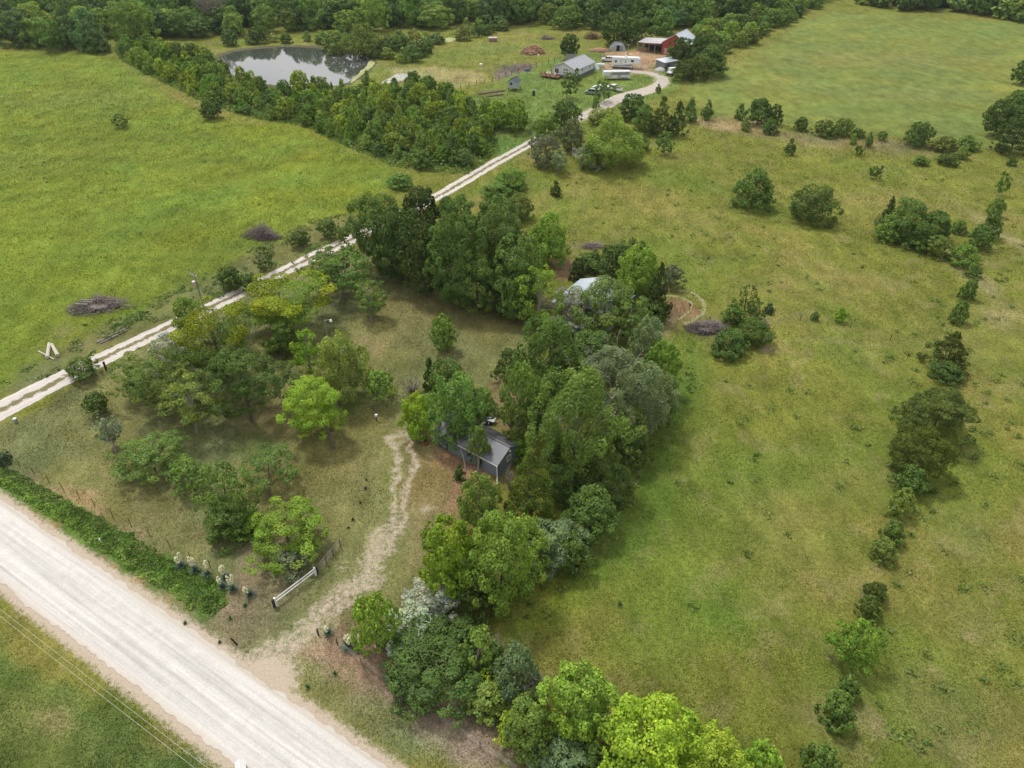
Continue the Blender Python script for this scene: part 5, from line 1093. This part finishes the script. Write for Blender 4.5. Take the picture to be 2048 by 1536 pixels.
TP = [(128, 508), (232, 565), (327, 617), (423, 667), (532, 723), (632, 777), (755, 847), (878, 913), (1005, 978), (1135, 1047), (1275, 1135), (1408, 1190)]
fence([(x / 3.339, 780 + y / 3.339) for x, y in TP], 'wire fence on rusty steel posts between the lawn and the green ditch', atpx=True, h=1.25, pr=.04, wr=.0035, wm=RUST)
fence([(675, 1289), (723, 1327), (800, 1388), (880, 1442), (960, 1495), (1035, 1545)], 'wire fence along the brown mown strip at the bottom', atpx=True, h=1.1, pr=.035, wires=4, wr=.006, wm=simple('grey_wire', (.4, .4, .36), .6))
fence([(1548, 628), (1600, 640), (1700, 655), (1780, 680), (1850, 695)], 'old wire fence crossing the pasture to the spiky cedar', 5, 1.1, DARKWOOD, pr=.045, wr=.007, wm=DARKSTEEL)
fence([(905, 182), (985, 163), (1048, 141), (1085, 131), (1120, 121)], 'dark post fence around the mown patch and garden left of the house', 3.5, 1.5, DARKWOOD, wires=2, pr=.08, wr=.02)
fence([(955, 148), (1045, 117), (1075, 112)], 'pale fence on the far side of the garden', 3.5, 1.2, OLDWOOD, wires=2, pr=.06, wr=.03)
fence([(1150, 118), (1205, 125), (1218, 110)], 'wire fence between the house tree and the yard', 3.0, 1.2, DARKWOOD, wires=2, pr=.07, wr=.02)
def post(base, ytop, label, mat=DARKWOOD, r0=.1, name='wooden_post', lean=(0, 0)):
    c = G(*base); h = zat(base, ytop); o = MB().tube((0, 0, -.1), (0, 0, h), r0, r0 * .9, 8).build(name, mat); o.location = c; o.rotation_euler = (lean[0], lean[1], 0); tag(o, label, 'post'); return o
post((213, 740), 724, 'short dark post at the edge of the driveway', r0=.17); post((474, 1289), 1274, 'short leaning dark post between the road and the board fence', lean=(.1, -.25))
post((637, 1270), 1258, 'short dark post left of the small flowering yucca'); post((675, 1290), 1278, 'thin post left of the large flowering yucca', r0=.04)
# white board fence and the pipe panels behind it
a, b = G(553, 1212), G(632, 1151); ang = math.atan2(b.y - a.y, b.x - a.x); Lf = (b - a).length; r = empty('board_fence', a, ang); tag(r, 'white two-rail board fence at the mouth of the yard track', 'fence')
for xx in (0, Lf): MB().box(xx - .09, xx + .09, -.09, .09, -.1, 1.25).build('post', WHITEPAINT, r)
for zz in (.55, .95): MB().box(.1, Lf - .1, -.03, .03, zz, zz + .14).build('rail', WHITEPAINT, r)
MB().box(-.32, -.1, -.1, .1, -.1, 1.2).build('dark_post', DARKWOOD, r); MB().box(Lf + .1, Lf + .3, -.1, .1, -.1, 1.2).build('dark_post', DARKWOOD, r)
a, b = G(638, 1146), G(681, 1094); ang = math.atan2(b.y - a.y, b.x - a.x); Lf = (b - a).length; r = empty('pipe_fence', a, ang); tag(r, 'grey pipe fence continuing behind the white board fence', 'fence')
for zz in (.35, .65, .95, 1.2): MB().tube((.1, 0, zz), (Lf, 0, zz), .022).build('rail', OLDWOOD, r)
for xx in (Lf * .35, Lf * .66, Lf): MB().tube((xx, 0, -.1), (xx, 0, 1.3), .05).build('post', RUST, r)
# ================================================================== YARD THINGS
def place(name, base, label, cat, ang=0.0): r = empty(name, G(*base), R(ang)); tag(r, label, cat); return r
r = place('picnic_table', (838, 876), 'weathered grey picnic table under the bright tree beside the shed', 'table', -38)
MB().box(-1.0, 1.0, -.4, .4, .72, .78).build('table_top', OLDWOOD, r)
for s_ in (-.75, .6): MB().box(-1.0, 1.0, s_, s_ + .16, .42, .47).build('bench', OLDWOOD, r)
for xx in (-.75, .75): m = MB(); m.tube((xx, -.72, 0), (xx, -.2, .71), .05, n=4); m.tube((xx, .72, 0), (xx, .2, .71), .05, n=4); m.box(xx - .04, xx + .04, -.7, .7, .34, .41); m.build('leg_frame', DARKWOOD, r)
r = place('planter', (851, 888), 'rust red tub with soil beside the shed corner', 'planter'); MB().tube((0, 0, 0), (0, 0, .4), .3, .38, 12).build('tub', simple('red_clay', (.33, .11, .06), .8), r); MB().tube((0, 0, .401), (0, 0, .42), .33, n=12).build('soil', simple('soil', (.08, .06, .04), .95), r)
r = place('scrap_heap', (976, 846), 'heap of dark and silver scrap metal frames behind the shed', 'scrap')
for i in range(12):
    a_ = random.uniform(0, 3.14); p = Vector((random.uniform(-1.0, 1.0), random.uniform(-.7, .7), random.uniform(.1, .7))); d_ = Vector((math.cos(a_), math.sin(a_), random.uniform(-.15, .35))) * random.uniform(.5, 1.1)
    MB().tube(p - d_, p + d_, .06, n=5).build('bar', STEEL if i % 2 else DARKSTEEL, r)
MB().box(-.8, .3, -.4, .5, 0, .45, rz=.5).build('crate', DARKSTEEL, r); MB().box(-.2, .9, -.3, .6, .46, .6, rz=-.3).build('panel', simple('galvanised_sheet', (.5, .52, .54), .4, .5), r)
r = place('hydrant_box', (754, 842), 'white box on a short dark post at the foot of the small lime tree', 'utility post'); MB().tube((0, 0, 0), (0, 0, .75), .06, n=6).build('post', DARKWOOD, r); MB().box(-.17, .17, -.15, .15, .75, 1.1).build('box', WHITEPAINT, r, bevel=.02)
r = place('utility_marker', (33, 845), 'small white capped utility pedestal at the left edge by the driveway', 'pedestal'); MB().box(-.16, .16, -.16, .16, 0, .55).build('pedestal', simple('green_grey', (.2, .3, .25), .6), r, bevel=.02); MB().box(-.2, .2, -.2, .2, .553, .72).build('cap', WHITEPAINT, r, bevel=.03)
r = place('roadside_marker', (205, 1090), 'tiny pale marker in the ditch weeds', 'marker'); MB().tube((0, 0, 0), (0, 0, .85), .03, n=6).build('rod', WHITEPAINT, r); MB().tube((0, 0, .85), (0, 0, 1.0), .08, n=8).build('reflector', simple('mint', (.5, .7, .6), .5), r)
r = place('service_box', (486, 1543), 'white and blue-grey topped box cut by the bottom edge beside the road', 'utility box', 20); MB().box(-.35, .35, -.35, .35, 0, .9).build('cabinet', simple('blue_grey_box', (.25, .28, .36), .5), r, bevel=.05); m = MB(); m.prism([(-.42, .903), (.42, .903), (.0, 1.3)], -.42, .42); m.build('cap', WHITEPAINT, r)
# logs
def log(p, q, rad, label, z=None, mat=None, name='log', grp=None):
    a = G(*p); b = G(*q); a.z = b.z = (z if z is not None else rad); m = MB(); m.tube(a, b, rad, rad * .85, 10); o = m.build(name, mat or simple('peeled_log', (.48, .44, .36), .85, var=.25, scale=3, stretch=(1, 1, 1)))
    tag(o, label, 'log', grp); return o
log((96, 718), (100, 690), .28, 'pale log left of two propped by the hay field', ); log((117, 714), (105, 692), .28, 'pale log right of two propped by the hay field'); log((78, 704), (109, 720), .12, 'thin pale log lying under the thicker left one', z=.12)
for i, (p, q, rr_) in enumerate([((194, 686), (224, 674), .14), ((200, 688), (236, 671), .12), ((226, 672), (255, 657), .15), ((222, 676), (256, 661), .12), ((210, 680), (246, 664), .10)]):
    log(p, q, rr_, ['grey pole at the lower left end of the timber pile by the driveway', 'grey pole in front of the lower timber pile by the driveway', 'grey thick pole at the upper right end of the timber pile by the driveway', 'pale thin pole in front of the upper timber pile', 'thin pole lying on top of the timber pile by the driveway'][i], z=rr_ + (.25 if i == 4 else 0), mat=OLDWOOD, name='timber_pole', grp='poles of the timber pile')
log((1160, 545), (1172, 537), .1, 'pale board leaning left in the timber frame behind the barn', z=.5, mat=WHITEPAINT, name='board'); log((1168, 546), (1180, 537), .1, 'pale board leaning right in the timber frame behind the barn', z=.5, mat=WHITEPAINT, name='board')
# farm heaps
def heap(box, n, label, cat, mats, size, h, name, base=None):
    x0, y0, x1, y1 = box; c = G((x0 + x1) / 2, y1 - (y1 - y0) * .3); rx = (x1 - x0) / 2 * depth(c) / FPX; root = empty(name, (c.x, c.y, 0)); tag(root, label, cat); ms = [MB() for _ in mats]
    MB().blob((0, 0, 0), 1, 3, (rx * .82, rx * .7, h * .8), .08).build('mound', base or mats[0], root)
    for i in range(n):
        a_ = random.uniform(0, 6.28); q = random.random() ** .55; p = Vector((math.cos(a_) * rx * q, math.sin(a_) * rx * .85 * q, h * (1 - q * q) * .95 + .1)); d_ = Vector((random.gauss(0, 1), random.gauss(0, 1), random.gauss(0, .4))).normalized() * size * random.uniform(.5, 1.2)
        ms[i % len(mats)].tube(p - d_, p + d_, size * random.uniform(.18, .4), n=5)
    for m, mt in zip(ms, mats): m.build('pieces', mt, root)
heap((1041, 91, 1090, 113), 260, 'big heap of reddish split firewood on the far grass', 'firewood', [simple('split_wood', (.38, .2, .12), .9, var=.4), simple('split_wood_dark', (.2, .11, .08), .9), simple('split_wood_pale', (.46, .32, .22), .9)], .45, 2.6, 'firewood_heap')
heap((1307, 134, 1333, 146), 60, 'pale gravel heap beside the small metal roofed shed', 'gravel', [simple('gravel_heap', (.5, .49, .46), .95)], .12, 1.5, 'gravel_heap')
r = place('bale_stack', (978, 84), 'low grey and reddish covered stack on the far grass', 'stack', 5); MB().box(0, 3.2, 0, 2.4, 0, 1.2).build('bales', simple('reddish_bales', (.28, .16, .13), .9), r, bevel=.15); MB().box(-.1, 3.3, -.1, 2.5, 1.21, 1.42).build('cover', simple('grey_cover', (.42, .38, .38), .8), r, bevel=.05)
r = place('wading_pool', (1055, 142), 'small blue tub at the garden edge', 'tub'); m = MB(); m.tube((0, 0, 0), (0, 0, .4), .8, .9, 16, cap=False); m.tube((0, 0, .05), (0, 0, .1), .8, n=16); m.build('tub', simple('blue_plastic', (.04, .12, .4), .5), r)
r = place('bucket', (1077, 113), 'white bucket at the foot of the firewood heap', 'bucket'); MB().tube((0, 0, 0), (0, 0, .6), .3, .36, 12).build('bucket_body', WHITEPAINT, r)
r = place('stock_tub', (962, 131), 'white tub alone on the far grass', 'tub'); MB().tube((0, 0, 0), (0, 0, .6), .5, .55, 12).build('tub', WHITEPAINT, r)
r = place('farm_cart', (1333, 150), 'dark cart with a white load parked by the small metal roofed shed', 'cart', -50); MB().box(0, 2.6, -.7, .7, .5, .75).build('bed', DARKSTEEL, r); MB().box(.3, 2.2, -.6, .6, .76, 1.2).build('load', WHITEPAINT, r, bevel=.1)
for xx in (.5, 2.1):
    for yy in (-.75, .75): wheel(r, xx, yy, .3)
r = place('tractor', (1330, 141), 'dark small tractor beside the small metal roofed shed', 'tractor', -60); MB().box(0, 1.5, -.35, .35, .6, 1.15).build('bonnet', DARKSTEEL, r, bevel=.05); MB().box(1.5, 2.5, -.5, .5, .6, 1.0).build('seat_deck', DARKSTEEL, r); MB().box(1.9, 2.3, -.25, .25, 1.003, 1.5).build('seat', BLACKRUB, r)
for yy in (-.6, .6): wheel(r, .4, yy, .35); wheel(r, 2.0, yy * 1.2, .6, .3)
r = place('white_trailer', (1338, 146), 'small white trailer half hidden behind the olive cedars', 'trailer', 20); MB().box(0, 2.6, -.8, .8, .5, 1.6).build('box', WHITEPAINT, r, bevel=.06)
for yy in (-.82, .82): wheel(r, 1.3, yy, .32)
r = place('canopy', (1180, 139), 'pale green tarp shelter against the right wall of the house', 'tarp', -30); m = MB(); m.prism([(0, 0), (2.6, 0), (1.3, 1.9)], 0, 2.6); m.build('tarp', simple('pale_tarp', (.5, .58, .52), .8), r)
r = place('yard_boards', (1182, 174), 'tan boards lying on the grass beside the white car', 'boards', -50); MB().box(0, 3.0, 0, 1.1, .02, .16).build('planks', simple('tan_planks', (.42, .32, .22), .9), r)
r = place('mud_bank', (1199, 103), 'reddish earth bank left of the arched shed', 'bank'); m = MB(); m.blob((0, 0, 0), 1, 3, (4.0, 1.6, 1.3), .06); m.build('earth', simple('red_earth', (.33, .20, .13), .95), r)
for i, (xx, yy, w_, d2) in enumerate([(958, 190, 9, 1.2), (966, 196, 7, 1.0)]):
    r = place('garden_bed', (xx, yy), ['dark raised garden bed near the stilted playhouse, the longer of two', 'dark raised garden bed near the stilted playhouse, the shorter of two'][i], 'garden bed', 28); MB().box(0, w_, 0, d2, 0, .3).build('frame', simple('bed_wood', (.16, .10, .07), .9), r); MB().box(.1, w_ - .1, .1, d2 - .1, .301, .34).build('soil', simple('bed_soil', (.13, .08, .055), .95), r)
# figures of fence stakes standing at the pond edge are reeds: a small dark juniper each
for (bx_, lb) in (((643, 166, 650, 178), 'tiny dark juniper on the near shore of the big pond, left of two'), ((659, 164, 667, 180), 'tiny dark juniper on the near shore of the big pond, right of two')):
    plant('cedar', bx_, 0, 'dd', lb, name='shrub', cat='shrub')

# ================================================================== YUCCAS, WEEDS, DITCH, GRASS
YL = simple('yucca_leaf', (.12, .18, .13), .6, var=.25, scale=6); YF = simple('yucca_flower', (.62, .60, .38), .8, var=.2, scale=8); YS = simple('yucca_stalk', (.22, .25, .12), .8)
def yucca(base, rr_, stalks, label, col=None):
    root = empty('yucca', G(*base)); tag(root, label, 'yucca', 'yuccas by the roadside'); m = MB()
    for i in range(110):
        a_ = random.uniform(0, 6.28); el = random.uniform(.15, 1.35); L_ = rr_ * random.uniform(.8, 1.15); d_ = Vector((math.cos(a_) * math.cos(el), math.sin(a_) * math.cos(el), math.sin(el))); s_ = Vector((-math.sin(a_), math.cos(a_), 0)) * .035
        b0 = Vector((0, 0, .08)); t_ = b0 + d_ * L_; md = b0 + d_ * L_ * .55 + Vector((0, 0, .03)); m.face([b0 - s_ * .7, b0 + s_ * .7, md + s_]); m.face([b0 - s_ * .7, md + s_, md - s_]); m.face([md - s_, md + s_, t_])
    m.build('leaves', YL, root)
    for k in range(stalks):
        a_ = random.uniform(0, 6.28); x_, y_ = math.cos(a_) * .2, math.sin(a_) * .2; hh = random.uniform(1.5, 2.1); st_ = MB(); st_.tube((x_ * .3, y_ * .3, 0), (x_ * 1.6, y_ * 1.6, hh), .03, .02, 5); so = st_.build('stalk', YS, root); f = MB()
        for q in range(46):
            t_ = random.uniform(.42, 1.0); w_ = .19 * math.sin(math.pi * (t_ - .36) / .72) + .03; b_ = random.uniform(0, 6.28); f.blob((x_ * (.3 + 1.3 * t_) + math.cos(b_) * w_ * random.random() ** .5, y_ * (.3 + 1.3 * t_) + math.sin(b_) * w_ * random.random() ** .5, hh * t_), random.uniform(.05, .085), 1)
        f.build('flowers', YF, so)
for b_, rr_, st_, lb in [((362, 1134), .75, 2, 'yucca with two cream flower spikes at the far end of the roadside row'), ((391, 1142), .7, 2, 'yucca second in the roadside row, pale spikes beside the dark T-post'), ((415, 1150), .65, 1, 'yucca third in the roadside row with one broad cream spike'),
                        ((453, 1158), .75, 2, 'yucca fourth in the roadside row, tall spike leaning left'), ((447, 1176), .65, 1, 'yucca nearest the ditch weeds in the lower pair'), ((466, 1180), .7, 2, 'yucca with small cream blooms at the right of the lower pair'), ((500, 1192), .75, 1, 'bushy yucca with a single small bloom near the board fence'),
                        ((657, 1268), .65, 1, 'small yucca with one cream spike at the right side of the track mouth'), ((697, 1296), .95, 3, 'large blue-green yucca with many cream spikes beside the young tree'), ((716, 1300), .7, 1, 'yucca half under the young tree at the track mouth')]:
    yucca(b_, rr_, st_, lb)
WG = simple('weed_green', (.09, .17, .05), .9, var=.4, scale=5)
def weed(base, s, label, mat=WG):
    m = MB(); 
    for i in range(46):
        a_ = random.uniform(0, 6.28); el = random.uniform(.2, 1.4); L_ = s * random.uniform(.5, 1.1); d_ = Vector((math.cos(a_) * math.cos(el), math.sin(a_) * math.cos(el), math.sin(el))); s_ = Vector((-math.sin(a_), math.cos(a_), 0)) * .05
        m.face([d_ * .05 - s_, d_ * .05 + s_, d_ * L_])
    o = m.build('weed', mat); o.location = G(*base); tag(o, label, 'weed')
DW = simple('weed_dark', (.085, .10, .045), .9, var=.4, scale=5)
for b_, s_, lb, mt in [((731, 978), .45, 'dark little weed tuft on the lawn, third from the gate', DW), ((721, 1006), .35, 'dark little weed tuft on the lawn in the middle', DW), ((706, 1040), .4, 'dark little weed tuft on the lawn above the board fence', DW), ((697, 1056), .3, 'smallest dark weed tuft on the lawn', DW), ((733, 960), .3, 'dark weed tuft farthest from the gate on the lawn', DW),
                       ((491, 1212), .5, 'bright green weed clump between the yuccas and the board fence', WG), ((461, 1238), .4, 'green weed clump in the mown verge by the road', WG), ((371, 1247), .4, 'dark green weed clump on the road shoulder', WG), ((670, 1348), .5, 'green weed clump on the brown mown strip', WG), ((616, 1376), .55, 'dark green weed clump at the road side of the brown strip', WG), ((440, 1285), .35, 'small green weed clump by the leaning dark post', WG),
                       ((1240, 1210), .6, 'small leafy weed standing alone in the near pasture', WG)]:
    weed(b_, s_, lb, mt)
def leafcards(name, x, y, z, size, col, up=.5, g=None, el=1.6, tint=None):
    g = g or gs; m = len(x); P = np.stack([x, y, z], 1); Nn = g.normal(size=(m, 3)) * .55 + np.array([0, 0, up]); Nn /= np.linalg.norm(Nn, axis=1)[:, None]; T_ = g.normal(size=(m, 3)); T_ -= (T_ * Nn).sum(1)[:, None] * Nn; T_ /= np.linalg.norm(T_, axis=1)[:, None]; B = np.cross(Nn, T_)
    L1 = (size * math.sqrt(el) * .6)[:, None]; L2 = (size / math.sqrt(el) * .6)[:, None]; V = np.stack([P - T_ * L1, P + B * L2, P + T_ * L1, P - B * L2], 1).reshape(-1, 3)
    return npmesh(name, V, np.arange(m * 4).reshape(m, 4), np.repeat(col, 4, axis=0))
def inside(px, n, g): 
    P = GA(px); x0, y0 = P.min(0); x1, y1 = P.max(0); x = g.uniform(x0, x1, n); y = g.uniform(y0, y1, n); d = sdpoly(x + .35 * sfield(x, y, 2.2, 71), y + .35 * sfield(x, y, 2.2, 72), P); k = d > 0; return x[k], y[k], d[k]
DPX = [(-260, 800), (0, 928), (40, 948), (120, 990), (240, 1058), (330, 1108), (400, 1142), (452, 1172), (462, 1200), (425, 1235), (395, 1222), (300, 1165), (200, 1098), (100, 1032), (0, 972), (-200, 870)]
x, y, d = inside(DPX, 230000, gs); hgt = .10 + .38 * np.clip(.5 + sfield(x, y, 1.6, 61), 0, 1.3) * sstep(0, .5, d); dr = np.abs(sdline(x, y, ROAD)); front = 1 - sstep(4.8, 6.6, dr)
hgt *= (.45 + 1.0 * front); z = hgt * gs.uniform(.35, 1, len(x)) ** .5; tn = gs.uniform(.7, 1.3, len(x))[:, None]; lum = (.82 + .40 * sfield(x, y, 1.3, 62)).clip(.4, 1.4)[:, None]
col = 1.75 * (np.array((.075, .135, .022)) * (1 - front[:, None]) + np.array((.125, .20, .035)) * front[:, None]) * tn * lum; yy_ = (gs.random(len(x)) < .04)[:, None]; col = np.where(yy_, np.array((.35, .40, .12)), col)
o = link('ditch_weeds', leafcards('ditch_weeds', x, y, z, gs.uniform(.10, .2, len(x)), col, .6), LEAF); o.color = (1, 1, 1, 1); tag(o, 'dense green weeds filling the ditch between road and fence', 'weeds', kind='stuff')
VPX = [(0, 765), (130, 690), (240, 628), (330, 585), (420, 540), (520, 490), (620, 440), (700, 425), (705, 462), (600, 510), (470, 576), (350, 632), (200, 706), (60, 775)]
x, y, d = inside(VPX, 60000, gs); keep = sfield(x, y, 5, 91) + .8 * sfield(x, y, 1.9, 92) > .25; x, y, d = x[keep], y[keep], d[keep]; dn = sfield(x, y, 2.6, 93)
z = (.08 + .45 * np.clip(.4 + dn, 0, 1.2)) * gs.uniform(.2, 1, len(x)) * sstep(0, 1, d); tn = gs.uniform(.7, 1.35, len(x))[:, None]; pale = (gs.random(len(x)) < .05)[:, None]; hue = sstep(-.3, .6, sfield(x, y, 6, 94))[:, None]
col = (np.array((.06, .12, .025)) * hue + np.array((.12, .16, .045)) * (1 - hue)) * 1.3 * tn; col = np.where(pale, np.array((.38, .38, .24)), col)
o = link('verge_weeds', leafcards('verge_weeds', x, y, z, gs.uniform(.14, .30, len(x)), col, .6), LEAF); o.color = (1, 1, 1, 1); tag(o, 'rough weeds growing between the hay field and the driveway', 'weeds', kind='stuff')
tp = [(640, 200), (720, 180), (850, 178), (905, 200), (985, 240), (1000, 300), (940, 350), (860, 345), (790, 335), (700, 297), (600, 252), (520, 240), (420, 212), (330, 168), (245, 124), (228, 98), (300, 93), (400, 103), (440, 138), (480, 163), (560, 176)]
x, y, d = inside(tp, 150000, gs); z = (.2 + 1.1 * np.clip(.5 + sfield(x, y, 5, 95), 0, 1.3)) * gs.uniform(.1, 1, len(x)) * sstep(0, 2, d); col = np.array((.10, .16, .035)) * (1 + .25 * sfield(x, y, 9, 96))[:, None] * gs.uniform(.7, 1.35, len(x))[:, None] * 1.3
o = link('thicket_undergrowth', leafcards('thicket_undergrowth', x, y, z, gs.uniform(.3, .6, len(x)), col, .7), LEAF); o.color = (1, 1, 1, 1); tag(o, 'low green undergrowth between the young trees of the thicket', 'undergrowth', kind='stuff')
# scattered weeds of the pasture
wc = []
for px_, n_ in (([(1760, 700), (2048, 420), (2400, 900), (2150, 1536), (1700, 1536), (1800, 1100)], 230), ([(1100, 330), (1900, 330), (1850, 900), (1700, 1450), (1250, 1350), (1350, 800), (1400, 560), (1150, 450)], 120), ([(0, 110), (400, 240), (780, 340), (650, 440), (300, 600), (0, 770)], 30), ([(1000, 1130), (1130, 1120), (1250, 1000), (1330, 820), (1380, 700), (1390, 780), (1290, 1010), (1160, 1150), (1050, 1280), (990, 1250)], 160)):
    a_, b_, _ = inside(px_, n_ * 3, gs); wc += list(zip(a_[:n_], b_[:n_]))
wc = np.array(wc); k_ = 26; cs_ = np.repeat(gs.uniform(.25, .9, len(wc)), k_); x = np.repeat(wc[:, 0], k_) + gs.normal(0, 1, len(wc) * k_) * cs_ * .5; y = np.repeat(wc[:, 1], k_) + gs.normal(0, 1, len(wc) * k_) * cs_ * .5
z = np.abs(gs.normal(0, .35, len(x))) * cs_ + .05; hue = np.repeat(gs.random(len(wc)), k_)[:, None]; col = (np.array((.085, .145, .03)) * hue + np.array((.15, .18, .05)) * (1 - hue)) * 1.35 * gs.uniform(.75, 1.3, len(x))[:, None]
o = link('pasture_weeds', leafcards('pasture_weeds', x, y, z, gs.uniform(.14, .28, len(x)), col, .6), LEAF); o.color = (1, 1, 1, 1); tag(o, 'scattered low weeds standing in the pasture grass', 'weeds', kind='stuff')
# grass: blades and tufts over the land, thinned out with distance
def build_grass():
    g = np.random.default_rng(21); n = 1100000
    dpt = np.exp(g.uniform(math.log(26), math.log(330), n)); lat = g.uniform(-1, 1, n); y = dpt; x = lat * (y * .78 + 48) * 1.02
    near = g.random(n) < np.clip(1.15 - y / 420, .25, 1); x = x[near]; y = y[near]
    c, b = groundcolor(x, y); dr = np.abs(sdline(x, y, ROAD)); dd = sdline(x, y, DRIVE)
    ok = (dr > 3.6) & (dd > 1.7 + 1.0 * sstep(100, 70, y)) & (sdline(x, y, LANE) > 3.5) & (g.random(len(x)) > b * 1.25) & (sdpoly(x, y, GA([(410, 125), (440, 95), (560, 85), (700, 92), (770, 115), (740, 165), (660, 185), (520, 178), (420, 140)])) < 0)
    x, y, c = x[ok], y[ok], c[ok]; lawn = sstep(-1, 2, sdpoly(x, y, _REGW[2][0])); farm = sstep(-1, 2, sdpoly(x, y, _REGW[3][0])); low = np.clip(np.maximum(lawn, farm), 0, 1)
    dist = np.hypot(y, 60); s = np.clip(dist / 640, .12, .36) * (1 - .45 * low) * g.uniform(.6, 1.3, len(x)); h = s * g.uniform(.5, 1.3, len(x)) * (1 + .5 * sfield(x, y, 7, 81)).clip(.3, 2) * (1 - .45 * low)
    a = g.uniform(0, 6.283, len(x)); bx, by = np.cos(a) * s * .32, np.sin(a) * s * .32; lx = g.normal(.25, .45, len(x)) * h; ly = g.normal(-.1, .45, len(x)) * h
    V = np.stack([np.stack([x - bx, y - by, x * 0 + .005], 1), np.stack([x + bx, y + by, x * 0 + .005], 1), np.stack([x + lx, y + ly, h], 1)], 1).reshape(-1, 3)
    va = (1 - .6 * sstep(110, 230, y))[:, None]; t = 1.32 + (g.uniform(.75, 1.9, len(x))[:, None] - 1.32) * va; dry = (g.random(len(x)) < .10 + .10 * sfield(x, y, 9, 83))[:, None]
    col = np.where(dry, c * .5 + np.array((.24, .20, .10)) * .6, c * t * (1 + g.normal(0, .08, (len(x), 3))))
    me = npmesh('grass', V, np.arange(len(x) * 3).reshape(-1, 3), np.repeat(col.clip(.005, 1), 3, axis=0)); o = link('grass', me, LEAF); o.color = (1, 1, 1, 1); tag(o, 'short green and straw coloured grass covering lawn and pasture', 'grass', kind='stuff')
build_grass()
# ================================================================== AIR
hz = MB().box(-1500, 1500, -260, 1400, -1.2, 74).build('haze', None); tag(hz, kind='stuff'); hz['label'] = 'thin pale summer haze in the air'
hm, hn, ho = newmat('haze'); pv = N(hn, 'ShaderNodeVolumePrincipled', Density=.00007, Anisotropy=.2); pv.inputs['Color'].default_value = (.80, .87, .95, 1); hn.links.new(pv.outputs[0], ho.inputs['Volume']); hz.data.materials.append(hm)
